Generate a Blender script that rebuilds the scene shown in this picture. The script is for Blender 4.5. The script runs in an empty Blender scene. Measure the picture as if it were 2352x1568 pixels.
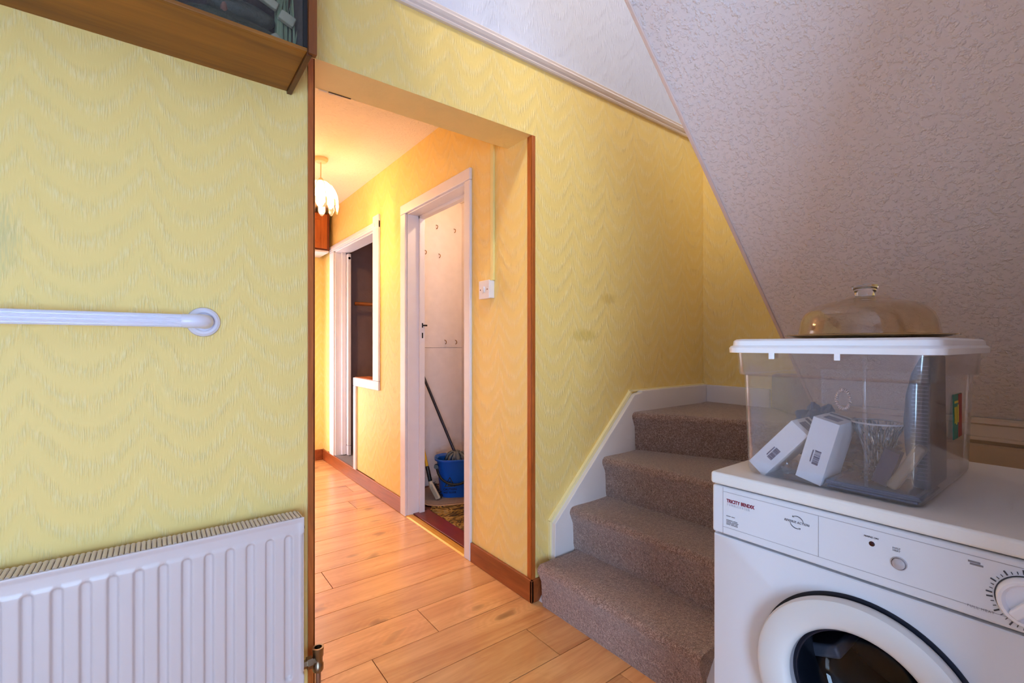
import bpy, bmesh, math, random
from mathutils import Vector, Matrix
random.seed(7)
scene = bpy.context.scene
COL = scene.collection
R = math.radians
PI = math.pi

# ------------------------------------------------------------------ camera, world, lights, exposure
F_PX = 1071.5
YAW = 37.29
EYE = 1.12
cam_data = bpy.data.cameras.new('camera')
cam_data.sensor_fit = 'HORIZONTAL'
cam_data.sensor_width = 36.0
cam_data.lens = 36.0 * F_PX / 2352.0
cam_data.shift_y = 8.0 / 2352.0
cam_data.clip_start = 0.02
cam = bpy.data.objects.new('camera', cam_data)
COL.objects.link(cam)
cam.location = (0, 0, EYE)
cam.rotation_euler = (R(90), 0, R(-YAW))
scene.camera = cam

world = bpy.data.worlds.new('world')
scene.world = world
world.use_nodes = True
world.node_tree.nodes['Background'].inputs[0].default_value = (0.72, 0.82, 1.0, 1)
world.node_tree.nodes['Background'].inputs[1].default_value = 0.5

scene.view_settings.view_transform = 'Standard'
scene.view_settings.look = 'None'
scene.view_settings.gamma = 1.0
scene.view_settings.use_curve_mapping = False
scene.view_settings.exposure = 0.24
scene.cycles.use_denoising = True
scene.cycles.max_bounces = 8
scene.cycles.diffuse_bounces = 5
scene.cycles.glossy_bounces = 3
scene.cycles.transmission_bounces = 6
scene.cycles.transparent_max_bounces = 14
scene.cycles.use_adaptive_sampling = True
scene.cycles.adaptive_threshold = 0.1
scene.cycles.adaptive_min_samples = 10
scene.cycles.sample_clamp_indirect = 6.0
scene.cycles.caustics_reflective = False
scene.cycles.caustics_refractive = False


def area_light(name, loc, direction, sx, sy, power, color):
    d = bpy.data.lights.new(name, 'AREA')
    d.shape = 'RECTANGLE'
    d.size, d.size_y = sx, sy
    d.energy = power
    d.color = color
    o = bpy.data.objects.new(name, d)
    COL.objects.link(o)
    o.location = loc
    o.rotation_euler = Vector(direction).to_track_quat('-Z', 'Y').to_euler()
    return o


# daylight: the glazed entrance door behind the photographer, the landing window upstairs,
# the glazed door in the end wall of the hallway and the one on its hidden left side
YE_ = 4.765
area_light('entrance_daylight', (-0.5, -1.56, 0.85), (0.15, 1, 0.0), 1.2, 1.3, 86, (0.44, 0.67, 1.0))
area_light('landing_daylight', (0.1, -0.10, 4.2), (0.6, 1, -1.1), 0.7, 0.7, 94, (1.0, 0.91, 0.75))
area_light('hall_door_daylight', (0.78, YE_ - 0.04, 1.05), (0, -1, 0), 0.66, 1.8, 12, (0.85, 0.86, 1.0))
area_light('hall_daylight', (0.42, 4.25, 0.7), (1, 0, -0.1), 0.7, 1.1, 10, (0.70, 0.77, 1.0))

# ------------------------------------------------------------------ key dimensions (metres)
YW = 1.568      # face of the wall with the opening
TW = 0.18       # its thickness
XH = 1.304      # right wall of the hallway
XL = 0.40       # left side of the opening
XE = 2.669      # wall at the end of the stairs
YS = 0.77       # outer side of the stairs
ZC = 2.385      # ceiling
ZD = 2.345      # dado rail at first floor level
YE = 4.765      # end of the hallway
XB = 2.137      # wall behind the dryer
SM = 0.9565     # slope of the soffit


def zsoff(x):
    return 1.148 + SM * (1.859 - x)


# ------------------------------------------------------------------ node helpers
def lin(c):
    c = c / 255.0
    return c / 12.92 if c <= 0.04045 else ((c + 0.055) / 1.055) ** 2.4


def rgb(r, g, b):
    return (lin(r), lin(g), lin(b), 1.0)


class G:
    def __init__(self, name):
        self.m = bpy.data.materials.new(name)
        self.m.use_nodes = True
        self.t = self.m.node_tree
        self.t.nodes.clear()
        self.out = self.t.nodes.new('ShaderNodeOutputMaterial')

    def n(self, kind, ins=None, **props):
        nd = self.t.nodes.new('ShaderNode' + kind)
        for k, v in props.items():
            setattr(nd, k, v)
        for k, v in (ins or {}).items():
            s = nd.inputs[k]
            if isinstance(v, bpy.types.NodeSocket):
                self.t.links.new(v, s)
            else:
                s.default_value = v
        return nd

    def math(self, op, a, b=0.0, c=None, clamp=False):
        ins = {0: a, 1: b}
        if c is not None:
            ins[2] = c
        return self.n('Math', ins, operation=op, use_clamp=clamp).outputs[0]

    def mix(self, fac, a, b, blend='MIX'):
        nd = self.t.nodes.new('ShaderNodeMix')
        nd.data_type = 'RGBA'
        nd.blend_type = blend
        for idx, v in ((0, fac), (6, a), (7, b)):
            s = nd.inputs[idx]
            if isinstance(v, bpy.types.NodeSocket):
                self.t.links.new(v, s)
            else:
                s.default_value = v
        return nd.outputs[2]

    def ramp(self, fac, stops):
        nd = self.n('ValToRGB', {0: fac})
        el = nd.color_ramp.elements
        while len(el) < len(stops):
            el.new(0.5)
        for e, (p, c) in zip(el, stops):
            e.position = p
            e.color = c
        return nd.outputs[0]

    def noise(self, vec, scale, detail=2.0, rough=0.5, dist=0.0):
        return self.n('TexNoise', {'Vector': vec, 'Scale': scale, 'Detail': detail, 'Roughness': rough, 'Distortion': dist}).outputs[0]

    def pos(self):
        return self.n('NewGeometry').outputs['Position']

    def objco(self):
        return self.n('TexCoord').outputs['Object']

    def scale(self, vec, s):
        return self.n('Mapping', {'Vector': vec, 'Scale': s}).outputs[0]

    def sep(self, vec):
        return self.n('SeparateXYZ', {0: vec}).outputs

    def comb(self, x, y, z):
        return self.n('CombineXYZ', {0: x, 1: y, 2: z}).outputs[0]

    def bump(self, h, strength, dist=0.01):
        return self.n('Bump', {'Height': h, 'Strength': strength, 'Distance': dist}).outputs[0]

    def bsdf(self, color, rough=0.5, normal=None, **extra):
        ins = {'Base Color': color, 'Roughness': rough}
        if normal is not None:
            ins['Normal'] = normal
        for k, v in extra.items():
            ins[k.replace('_', ' ')] = v
        return self.n('BsdfPrincipled', ins).outputs[0]

    def done(self, shader):
        self.t.links.new(shader, self.out.inputs[0])
        return self.m


MATS = {}


def plain(name, col, rough=0.5, metal=0.0, bump=None, spec=0.5, vary=0.0):
    if name in MATS:
        return MATS[name]
    g = G(name)
    c = col
    nrm = None
    if vary > 0 or bump:
        p = g.pos()
    if vary > 0:
        nz = g.noise(p, 14.0, 2.0)
        d = tuple(v * (1 - vary) for v in col[:3]) + (1,)
        c = g.mix(g.math('MULTIPLY_ADD', nz, 1.6, -0.3, clamp=True), d, col)
    if bump:
        nrm = g.bump(g.noise(p, bump[0], 3.0), bump[1], 0.004)
    MATS[name] = g.done(g.bsdf(c, rough, nrm, Metallic=metal, Specular_IOR_Level=spec))
    return MATS[name]


def wallpaper(name, base, light, stains=()):
    """embossed vinyl paper: nested flame-shaped waves drawn by short vertical strokes"""
    g = G(name)
    x, y, z = g.sep(g.pos())
    u = g.math('ADD', x, y)
    low = g.noise(g.comb(g.math('MULTIPLY', u, 7.0), 0.0, g.math('MULTIPLY', z, 4.0)), 1.0, 1.0)
    mid = g.noise(g.comb(g.math('MULTIPLY', u, 38.0), 0.0, g.math('MULTIPLY', z, 24.0)), 1.0, 1.0)
    ang = g.math('MULTIPLY_ADD', u, PI / 0.225, g.math('MULTIPLY', low, 0.9))
    flame = g.math('SUBTRACT', 1.0, g.math('ABSOLUTE', g.math('SINE', ang)))
    ph = g.math('ADD', g.math('MULTIPLY', z, 2 * PI / 0.082), g.math('MULTIPLY', flame, -8.5))
    ph = g.math('MULTIPLY_ADD', low, 3.0, ph)
    ph = g.math('MULTIPLY_ADD', mid, 2.2, ph)
    band = g.math('MULTIPLY_ADD', g.math('SINE', ph), 0.5, 0.5)
    fine = g.noise(g.comb(g.math('MULTIPLY', u, 280.0), 0.0, g.math('MULTIPLY', z, 26.0)), 1.0, 1.0)
    fine = g.math('MULTIPLY_ADD', fine, 4.0, -1.55, clamp=True)
    strokes = g.math('MULTIPLY', g.math('POWER', band, 1.4), fine)
    h = g.math('MULTIPLY_ADD', g.math('POWER', band, 5.0), 0.30, strokes)
    col = g.mix(g.math('MULTIPLY', h, 0.42, clamp=True), base, light)
    for (su, sz, ru, rz, scol) in stains:
        du = g.math('DIVIDE', g.math('SUBTRACT', u, su), ru)
        dz = g.math('DIVIDE', g.math('SUBTRACT', z, sz), rz)
        r2 = g.math('ADD', g.math('MULTIPLY', du, du), g.math('MULTIPLY', dz, dz))
        r2 = g.math('MULTIPLY_ADD', g.math('SUBTRACT', fine, 0.5), 0.7, r2)
        k = g.math('SUBTRACT', 1.0, r2, clamp=True)
        k = g.math('MULTIPLY', k, g.math('LESS_THAN', y, YW + 0.001))
        col = g.mix(g.math('MULTIPLY', k, 0.45), col, scol)
    nrm = g.bump(h, 0.5, 0.003)
    return g.done(g.bsdf(col, 0.55, nrm, Specular_IOR_Level=0.35))


def artex(name, col, scale, strength):
    """stippled textured plaster"""
    g = G(name)
    p = g.pos()
    a = g.noise(p, scale, 3.0, 0.62, 0.6)
    b = g.noise(p, scale * 3.1, 2.0, 0.6)
    ridge = g.math('SUBTRACT', 1.0, g.math('ABSOLUTE', g.math('MULTIPLY_ADD', a, 2.0, -1.0)))
    ridge = g.math('POWER', ridge, 3.0)
    lump = g.math('MULTIPLY_ADD', b, 4.0, -2.0, clamp=True)
    h = g.math('ADD', g.math('MULTIPLY', ridge, 0.25), lump)
    c = g.mix(g.math('MULTIPLY', ridge, 0.25), tuple(v * 0.96 for v in col[:3]) + (1,), col)
    return g.done(g.bsdf(c, 0.7, g.bump(h, strength, 0.006), Specular_IOR_Level=0.25))


def wood(name, dark, light, axis='x', freq=1.0, rough=0.4, coords='obj', knots=False, rand=False):
    g = G(name)
    p = g.objco() if coords == 'obj' else g.pos()
    if rand:
        oi = g.n('ObjectInfo')
        off = g.math('MULTIPLY', oi.outputs['Random'], 37.0)
        vx, vy, vz = g.sep(p)
        p = g.comb(g.math('ADD', vx, off), g.math('ADD', vy, off), vz)
    st = {'x': (1.3, 15, 15), 'y': (15, 1.3, 15), 'z': (15, 15, 1.3)}[axis]
    q = g.scale(p, tuple(v * freq for v in st))
    warp = g.noise(g.scale(p, tuple(3.0 if v < 2 else 5.0 for v in st)), 1.0, 2.0)
    n1 = g.noise(q, 1.0, 4.0, 0.62, 1.1)
    n2 = g.noise(g.scale(p, tuple(v * freq * 7 for v in st)), 1.0, 3.0, 0.6)
    f = g.math('ADD', g.math('MULTIPLY', n1, 0.8), g.math('MULTIPLY', n2, 0.25))
    f = g.math('MULTIPLY_ADD', warp, 0.25, f)
    f = g.math('MULTIPLY_ADD', f, 2.1, -0.75, clamp=True)
    col = g.mix(f, dark, light)
    if knots:
        vx, vy, vz = g.sep(p)
        wob = g.noise(g.scale(p, (4, 9, 1)), 1.0, 3.0)
        ring = g.n('TexVoronoi', {'Vector': g.comb(g.math('MULTIPLY_ADD', wob, 0.5, g.math('MULTIPLY', vx, 2.7)),
                                                  g.math('MULTIPLY_ADD', wob, 0.7, g.math('MULTIPLY', vy, 5.2)), 0.0), 'Scale': 1.0}).outputs[0]
        core = g.math('SUBTRACT', 1.0, g.math('MULTIPLY', ring, 6.2), clamp=True)
        halo = g.math('SUBTRACT', 1.0, g.math('MULTIPLY', ring, 1.8), clamp=True)
        rings = g.math('MULTIPLY_ADD', g.math('SINE', g.math('MULTIPLY', ring, 75.0)), 0.5, 0.5)
        dk = tuple(v * 0.38 for v in dark[:3]) + (1,)
        col = g.mix(g.math('MULTIPLY', g.math('MULTIPLY', halo, rings), 0.28), col, dark)
        col = g.mix(g.math('POWER', core, 0.6), col, dk)
        streak = g.noise(g.scale(p, (2.2, 34, 1)), 1.0, 4.0, 0.65, 0.8)
        streak = g.math('MULTIPLY_ADD', streak, 7.0, -4.3, clamp=True)
        col = g.mix(g.math('MULTIPLY', streak, 0.75), col, dark)
        tone = g.math('MULTIPLY_ADD', oi.outputs['Random'], 0.3, 0.84) if rand else 1.0
        col = g.mix(1.0, col, g.comb(tone, tone, tone), 'MULTIPLY')
    nrm = g.bump(n2, 0.08, 0.002)
    return g.done(g.bsdf(col, rough, nrm, Coat_Weight=0.9 if knots else 0.0, Coat_Roughness=0.26))


def carpet(name, c1, c2, c3, scale=300.0):
    g = G(name)
    p = g.pos()
    a = g.noise(p, scale, 2.0, 0.7)
    b = g.noise(p, scale * 0.33, 2.0)
    big = g.noise(p, 9.0, 2.0)
    f = g.math('ADD', g.math('MULTIPLY', a, 0.75), g.math('MULTIPLY', b, 0.25))
    col = g.ramp(f, [(0.36, c1), (0.52, c2), (0.68, c3)])
    col = g.mix(g.math('MULTIPLY', big, 0.3), col, c2)
    h = g.math('ADD', a, g.math('MULTIPLY', b, 0.8))
    return g.done(g.bsdf(col, 0.95, g.bump(h, 0.9, 0.006), Specular_IOR_Level=0.1, Sheen_Weight=0.6, Sheen_Roughness=0.5))


def clear_plastic(name, tint, milky, gloss_rough=0.12, gloss=0.12, milk_col=(0.85, 0.85, 0.9, 1)):
    g = G(name)
    tr = g.n('BsdfTransparent', {0: tint}).outputs[0]
    df = g.n('BsdfDiffuse', {0: milk_col}).outputs[0]
    tl = g.n('BsdfTranslucent', {0: milk_col}).outputs[0]
    milk = g.n('MixShader', {0: 0.5, 1: df, 2: tl}).outputs[0]
    body = g.n('MixShader', {0: milky, 1: tr, 2: milk}).outputs[0]
    gl = g.n('BsdfGlossy', {'Color': (1, 1, 1, 1), 'Roughness': gloss_rough}).outputs[0]
    fa = g.n('LayerWeight', {0: 0.5}).outputs['Facing']
    f = g.math('MULTIPLY_ADD', g.math('POWER', fa, 4.0), 0.45, 0.02 + gloss * 0.1, clamp=True)
    return g.done(g.n('MixShader', {0: f, 1: body, 2: gl}).outputs[0])


def emissive(name, col, strength):
    g = G(name)
    return g.done(g.n('Emission', {0: col, 1: strength}).outputs[0])


YEL = rgb(244, 214, 132)
YEL2 = rgb(249, 229, 168)
M_paper = wallpaper('yellow_wallpaper', YEL, YEL2, stains=(
    (1.63 + YW, 1.165, 0.10, 0.035, rgb(200, 170, 70)),
    (1.80 + YW, 1.35, 0.06, 0.03, rgb(205, 165, 75)),
    (-0.30 + YW, 1.37, 0.05, 0.10, rgb(190, 190, 140))))
M_white_paper = wallpaper('white_wallpaper', rgb(208, 212, 230), rgb(217, 220, 237))
M_artex = artex('textured_plaster', rgb(234, 225, 226), 26.0, 0.45)
M_artex_hall = artex('textured_ceiling_plaster', rgb(242, 230, 214), 22.0, 0.35)
M_lintel = plain('painted_lintel', rgb(240, 214, 140), 0.55, bump=(70, 0.15), vary=0.06)
M_wood_trim = wood('mahogany_stained_trim', rgb(128, 62, 22), rgb(206, 112, 46), 'z', 1.4, 0.38)
M_wood_base = wood('pine_stained_skirting', rgb(112, 50, 20), rgb(176, 96, 48), 'y', 0.9, 0.35, coords='pos', knots=False)
M_wood_case = wood('teak_veneer', rgb(94, 52, 8), rgb(160, 100, 24), 'x', 0.8, 0.42, coords='pos')
M_pine = wood('orange_pine', rgb(150, 70, 20), rgb(205, 115, 45), 'z', 0.8, 0.4, knots=False)
M_oak = wood('oak_laminate', rgb(196, 116, 54), rgb(253, 198, 132), 'x', 0.55, 0.28, knots=True, rand=True)
M_gloss_white = plain('white_gloss_paint', rgb(232, 226, 224), 0.3, vary=0.04)
M_white_trim = plain('white_satin_trim', rgb(230, 228, 236), 0.4, vary=0.05)
M_rad = plain('radiator_enamel', rgb(214, 200, 198), 0.32)
M_plastic_white = plain('white_plastic', rgb(232, 230, 236), 0.28)
M_appliance = plain('white_appliance_enamel', rgb(216, 216, 222), 0.25)
M_appliance_top = plain('white_worktop', rgb(226, 222, 218), 0.4, bump=(400, 0.1))
M_grey_line = plain('grey_groove', rgb(165, 160, 165), 0.6)
M_dark = plain('dark_gap', rgb(24, 22, 24), 0.7)
M_black = plain('black_plastic', rgb(18, 18, 22), 0.4)
M_chrome = plain('brushed_brass_nickel', rgb(150, 135, 115), 0.28, metal=1.0)
M_copper = plain('painted_copper_pipe', rgb(150, 110, 85), 0.4, metal=0.6)
M_carpet = carpet('brown_heather_carpet', rgb(76, 52, 44), rgb(162, 128, 114), rgb(230, 208, 192))
M_carpet_dark = carpet('dark_brown_carpet', rgb(60, 36, 30), rgb(100, 66, 56), rgb(140, 104, 92))

# ------------------------------------------------------------------ mesh helpers
def link(name, me, mat=None, parent=None, smooth=False, loc=None):
    o = bpy.data.objects.new(name, me)
    COL.objects.link(o)
    if mat is not None:
        mats = mat if isinstance(mat, (list, tuple)) else [mat]
        for m in mats:
            me.materials.append(m)
    if parent is not None:
        o.parent = parent
        o.matrix_parent_inverse = Matrix.Translation(parent.location).inverted() if parent.rotation_euler[:] == (0, 0, 0) else parent.matrix_basis.inverted()
    if loc is not None:
        o.location = loc
    if smooth:
        for p in me.polygons:
            p.use_smooth = True
    return o


def obj(name, bm, mat=None, parent=None, smooth=False, bevel=0.0, seg=2, loc=None, solid=0.0, auto=False):
    me = bpy.data.meshes.new(name)
    bmesh.ops.recalc_face_normals(bm, faces=bm.faces[:])
    bm.to_mesh(me)
    bm.free()
    o = link(name, me, mat, parent, smooth, loc)
    if solid:
        md = o.modifiers.new('solid', 'SOLIDIFY')
        md.thickness = solid
        md.offset = -1
    if bevel:
        md = o.modifiers.new('bevel', 'BEVEL')
        md.width = bevel
        md.segments = seg
        md.limit_method = 'ANGLE'
        md.angle_limit = R(40)
        me.polygons.foreach_set('use_smooth', [True] * len(me.polygons))
        md.harden_normals = True
    if auto:
        me.polygons.foreach_set('use_smooth', [True] * len(me.polygons))
        me.set_sharp_from_angle(angle=R(35))
    return o


def tag(o, label, cat, kind=None, group=None):
    o['label'] = label
    o['category'] = cat
    if kind:
        o['kind'] = kind
    if group:
        o['group'] = group
    return o


def empty(name, loc):
    o = bpy.data.objects.new(name, None)
    COL.objects.link(o)
    o.location = loc
    o.empty_display_size = 0.05
    return o


def B():
    return bmesh.new()


def box(bm, x0, x1, y0, y1, z0, z1, mi=0):
    vs = [bm.verts.new((x, y, z)) for x in (x0, x1) for y in (y0, y1) for z in (z0, z1)]
    fs = []
    for idx in ((0, 1, 3, 2), (4, 6, 7, 5), (0, 4, 5, 1), (2, 3, 7, 6), (0, 2, 6, 4), (1, 5, 7, 3)):
        f = bm.faces.new([vs[i] for i in idx])
        f.material_index = mi
        fs.append(f)
    return fs


def boxo(name, x0, x1, y0, y1, z0, z1, mat, parent=None, bevel=0.0, seg=2):
    bm = B()
    box(bm, x0, x1, y0, y1, z0, z1)
    return obj(name, bm, mat, parent, bevel=bevel, seg=seg)


def obox(bm, c, ax, ay, az, hx, hy, hz):
    """oriented box: centre, three unit axes, half sizes"""
    c, ax, ay, az = Vector(c), Vector(ax), Vector(ay), Vector(az)
    vs = [bm.verts.new(c + ax * (sx * hx) + ay * (sy * hy) + az * (sz * hz)) for sx in (-1, 1) for sy in (-1, 1) for sz in (-1, 1)]
    for idx in ((0, 1, 3, 2), (4, 6, 7, 5), (0, 4, 5, 1), (2, 3, 7, 6), (0, 2, 6, 4), (1, 5, 7, 3)):
        bm.faces.new([vs[i] for i in idx])


def prism(bm, pts, fn0, fn1):
    """polygon pts mapped through two placing functions and skinned"""
    a = [bm.verts.new(fn0(p)) for p in pts]
    b = [bm.verts.new(fn1(p)) for p in pts]
    n = len(pts)
    bm.faces.new(a)
    bm.faces.new(b[::-1])
    for i in range(n):
        bm.faces.new((a[i], b[i], b[(i + 1) % n], a[(i + 1) % n]))


def prism_y(bm, pts, y0, y1):
    prism(bm, pts, lambda p: (p[0], y0, p[1]), lambda p: (p[0], y1, p[1]))


def prism_x(bm, pts, x0, x1):
    prism(bm, pts, lambda p: (x0, p[0], p[1]), lambda p: (x1, p[0], p[1]))


def prism_z(bm, pts, z0, z1):
    prism(bm, pts, lambda p: (p[0], p[1], z0), lambda p: (p[0], p[1], z1))


def loft(bm, loops, close_ends=True):
    rows = [[bm.verts.new(p) for p in lp] for lp in loops]
    n = len(rows[0])
    for a, b in zip(rows, rows[1:]):
        for i in range(n):
            bm.faces.new((a[i], a[(i + 1) % n], b[(i + 1) % n], b[i]))
    if close_ends:
        bm.faces.new(rows[0][::-1])
        bm.faces.new(rows[-1])
    return rows


def lathe(bm, prof, centre, axis='z', n=48, close=True, mod=None):
    """prof: list of (radius, height) around the axis through centre"""
    cx, cy, cz = centre
    loops = []
    for r, h in prof:
        lp = []
        for i in range(n):
            a = 2 * PI * i / n
            rr = r * (mod(a, r, h) if mod else 1.0)
            c, s = rr * math.cos(a), rr * math.sin(a)
            if axis == 'z':
                lp.append((cx + c, cy + s, cz + h))
            elif axis == 'x':
                lp.append((cx + h, cy + c, cz + s))
            else:
                lp.append((cx + s, cy + h, cz + c))
        loops.append(lp)
    loft(bm, loops, close)


def tube(bm, pts, r, n=12, cap=True):
    pts = [Vector(p) for p in pts]
    rs = r if isinstance(r, (list, tuple)) else [r] * len(pts)
    t0 = (pts[1] - pts[0]).normalized()
    up = Vector((0, 0, 1)) if abs(t0.z) < 0.9 else Vector((1, 0, 0))
    u = t0.cross(up).normalized()
    loops = []
    for i, p in enumerate(pts):
        t = (pts[min(i + 1, len(pts) - 1)] - pts[max(i - 1, 0)]).normalized()
        u = (u - t * u.dot(t)).normalized()
        v = t.cross(u)
        loops.append([p + u * (rs[i] * math.cos(2 * PI * k / n)) + v * (rs[i] * math.sin(2 * PI * k / n)) for k in range(n)])
    loft(bm, loops, cap)


def arc(c, a, b, r, t0, t1, n):
    """points on a circle: centre c, unit axes a and b"""
    c, a, b = Vector(c), Vector(a), Vector(b)
    return [c + a * (r * math.cos(t0 + (t1 - t0) * i / n)) + b * (r * math.sin(t0 + (t1 - t0) * i / n)) for i in range(n + 1)]


def rrect(cx, cy, hx, hy, r, z, n=6):
    lp = []
    for (sx, sy, a0) in ((1, 1, 0), (-1, 1, PI / 2), (-1, -1, PI), (1, -1, 1.5 * PI)):
        for i in range(n + 1):
            a = a0 + PI / 2 * i / n
            lp.append((cx + sx * (hx - r) + r * math.cos(a), cy + sy * (hy - r) + r * math.sin(a), z))
    return lp


def text(name, body, size, origin, right, up, mat, parent, shear=0.0, offset=0.0, spacing=1.0, align='LEFT', squash=1.0):
    cu = bpy.data.curves.new(name, 'FONT')
    cu.body = body
    cu.size = size
    cu.shear = shear
    cu.offset = offset
    cu.space_character = spacing
    cu.align_x = align
    cu.resolution_u = 3
    cu.extrude = 0.00015
    tmp = bpy.data.objects.new(name, cu)
    COL.objects.link(tmp)
    bpy.context.view_layer.update()
    me = bpy.data.meshes.new_from_object(tmp.evaluated_get(bpy.context.evaluated_depsgraph_get()))
    bpy.data.objects.remove(tmp)
    rt, u = Vector(right), Vector(up)
    nm = rt.cross(u)
    M = Matrix((rt * squash, u, nm)).transposed().to_4x4()
    M.translation = Vector(origin)
    me.transform(M)
    me.materials.clear()
    return link(name, me, mat, parent)


# ================================================================== SETTING
# ---- floor: dark bed with one board per plank
floor = boxo('floor', -1.5, XE, -1.6, YE + 0.1, -0.08, -0.006, M_dark)
tag(floor, 'orange oak laminate plank floor running from entrance into the hallway', 'floor', 'structure')
PW = 0.194
PY0 = 1.625
JOINT = {0: 0.878, -1: 0.61, -2: 1.16, -3: 0.25, 1: 0.15, 2: 0.47}
for k in range(-17, 17):
    y0, y1 = PY0 + k * PW, PY0 + (k + 1) * PW
    if y1 < -1.55:
        continue
    xa, xb = (-1.45, 1.42) if y0 < YW else (XL - 0.08, XH + 0.06)
    if y1 < YS:
        xb = XB
    j = JOINT.get(k, random.uniform(-0.4, 0.8))
    cuts = [xa]
    x = j - 1.28 * 3
    while x < xb - 0.02:
        if x > xa + 0.02:
            cuts.append(x)
        x += 1.28
    cuts.append(xb)
    for a, b in zip(cuts, cuts[1:]):
        bm = B()
        g_ = 0.0013
        box(bm, -(b - a) / 2 + g_, (b - a) / 2 - g_, -PW / 2 + g_, PW / 2 - g_, -0.012, 0.0)
        o = obj('plank', bm, M_oak, floor, bevel=0.0007, seg=1, loc=((a + b) / 2, (y0 + y1) / 2, random.uniform(-0.0004, 0.0)))

# ---- wall with the opening (radiator wall, lintel, stair wall)
bm = B()
box(bm, -1.5, XL - 0.004, YW, YW + TW, 0, ZD)
box(bm, XL - 0.004, XH, YW, YW + TW, 2.036, ZD)
box(bm, XH, XE, YW, YW + TW, 0, ZD)
bmesh.ops.recalc_face_normals(bm, faces=bm.faces[:])
for f in bm.faces:
    if f.normal.z < -0.9 and f.calc_center_median().z > 1:
        f.material_index = 1
wall_back = obj('wall_back', bm, [M_paper, M_lintel])
tag(wall_back, 'yellow embossed wallpaper wall with doorless opening, radiator side and stair side', 'wall', 'structure')
boxo('upper_wall', -1.5, XE, YW, YW + TW, ZD, 4.9, M_white_paper, wall_back)['label'] = 'white embossed paper above the rail'
# ragged plaster gap at the far edge of the lintel
bm = B()
for (x0, x1, dy) in ((0.462, 0.492, 0.007), (0.497, 0.516, 0.010), (0.52, 0.548, 0.006)):
    box(bm, x0, x1, YW + TW - 0.001, YW + TW + dy, 2.0345, 2.044)
obj('plaster_chip', bm, plain('raw_plaster', rgb(235, 225, 215), 0.8), wall_back)
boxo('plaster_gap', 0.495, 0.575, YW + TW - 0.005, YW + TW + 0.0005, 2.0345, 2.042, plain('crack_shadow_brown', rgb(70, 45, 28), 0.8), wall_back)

wall_end = boxo('wall_stairs', XE, XE + 0.1, -0.14, YW + TW, 0, ZD, M_paper)
tag(wall_end, 'yellow wallpaper wall at the head of the carpeted winder stairs', 'wall', 'structure')
boxo('upper_wall', XE, XE + 0.1, -0.14, YW + TW, ZD, 4.9, M_white_paper, wall_end)

# ---- dado rail
def rail_profile(s=1.0):
    return [(0, 0), (0.012, 0.0), (0.016, 0.006), (0.013, 0.013), (0.02, 0.018), (0.026, 0.028), (0.02, 0.038), (0.013, 0.042), (0.017, 0.05), (0.01, 0.058), (0, 0.058)]


M_rail = plain('cream_white_rail', rgb(228, 214, 208), 0.4)
bm = B()
prism_x(bm, [(YW - p, ZD + q - 0.004) for p, q in rail_profile()], 0.566, XE)
prism_y(bm, [(XE - p, ZD + q - 0.004) for p, q in rail_profile()], -0.14, YW)
rail = obj('trim_1', bm, M_rail)
tag(rail, 'white moulded rail between yellow and white wallpaper high above the stairs', 'rail', 'structure')

# ---- corner strips of the opening
bm = B()
box(bm, 0.380, XL, YW - 0.006, YW, 0, 2.03)
box(bm, XL - 0.004, XL + 0.001, YW - 0.006, YW + 0.024, 0, 2.03)
tag(obj('trim_2', bm, M_wood_trim, bevel=0.001), 'dark brown wooden corner strip on the left side of the opening', 'trim', 'structure')
bm = B()
box(bm, XH - 0.005, XH, YW - 0.004, YW + 0.027, 0.095, 2.034)
box(bm, XH - 0.005, XH + 0.015, YW - 0.005, YW, 0.095, 2.034)
tag(obj('trim_3', bm, M_wood_trim, bevel=0.001), 'orange brown wooden corner strip between the hallway and the stairs', 'trim', 'structure')

# ---- hallway right wall with two openings
D1a, D1b, D1t = 2.105, 2.85, 1.985
D2a, D2m, D2b, D2t = 3.42, 3.845, 4.40, 1.985
T2 = 0.10
bm = B()
box(bm, XH, XH + T2, YW + TW, D1a, 0, ZC)
box(bm, XH, XH + T2, D1a, D1b, D1t, ZC)
box(bm, XH, XH + T2, D1b, D2a, 0, ZC)
box(bm, XH, XH + T2, D2a, D2b, D2t, ZC)
box(bm, XH, XH + T2, D2a, D2m, 0, 0.845)
box(bm, XH, XH + T2, D2m, D2b, 0, 0.10)
box(bm, XH, XH + T2, D2b, YE, 0, ZC)
tag(obj('wall_hall_right', bm, M_paper), 'yellow wallpaper hallway wall with the closet doorway and stepped opening', 'wall', 'structure')
tag(boxo('wall_hall_end', XL - 0.1, XH + 1.3, YE, YE + 0.1, 0, ZC, M_paper), 'yellow wallpaper wall closing the far end of the hallway', 'wall', 'structure')
bm = B()
box(bm, XL - 0.12, XL - 0.02, YW + TW, YE, 0, ZC)
tag(obj('wall_hall_left', bm, M_paper), 'yellow wallpaper wall on the hidden left side of the hallway', 'wall', 'structure')
tag(boxo('ceiling_hall', XL - 0.12, XH + 1.3, YW + TW, YE + 0.1, ZC, ZC + 0.1, M_artex_hall), 'stippled cream plaster ceiling above the hallway lamp', 'ceiling', 'structure')

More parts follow.
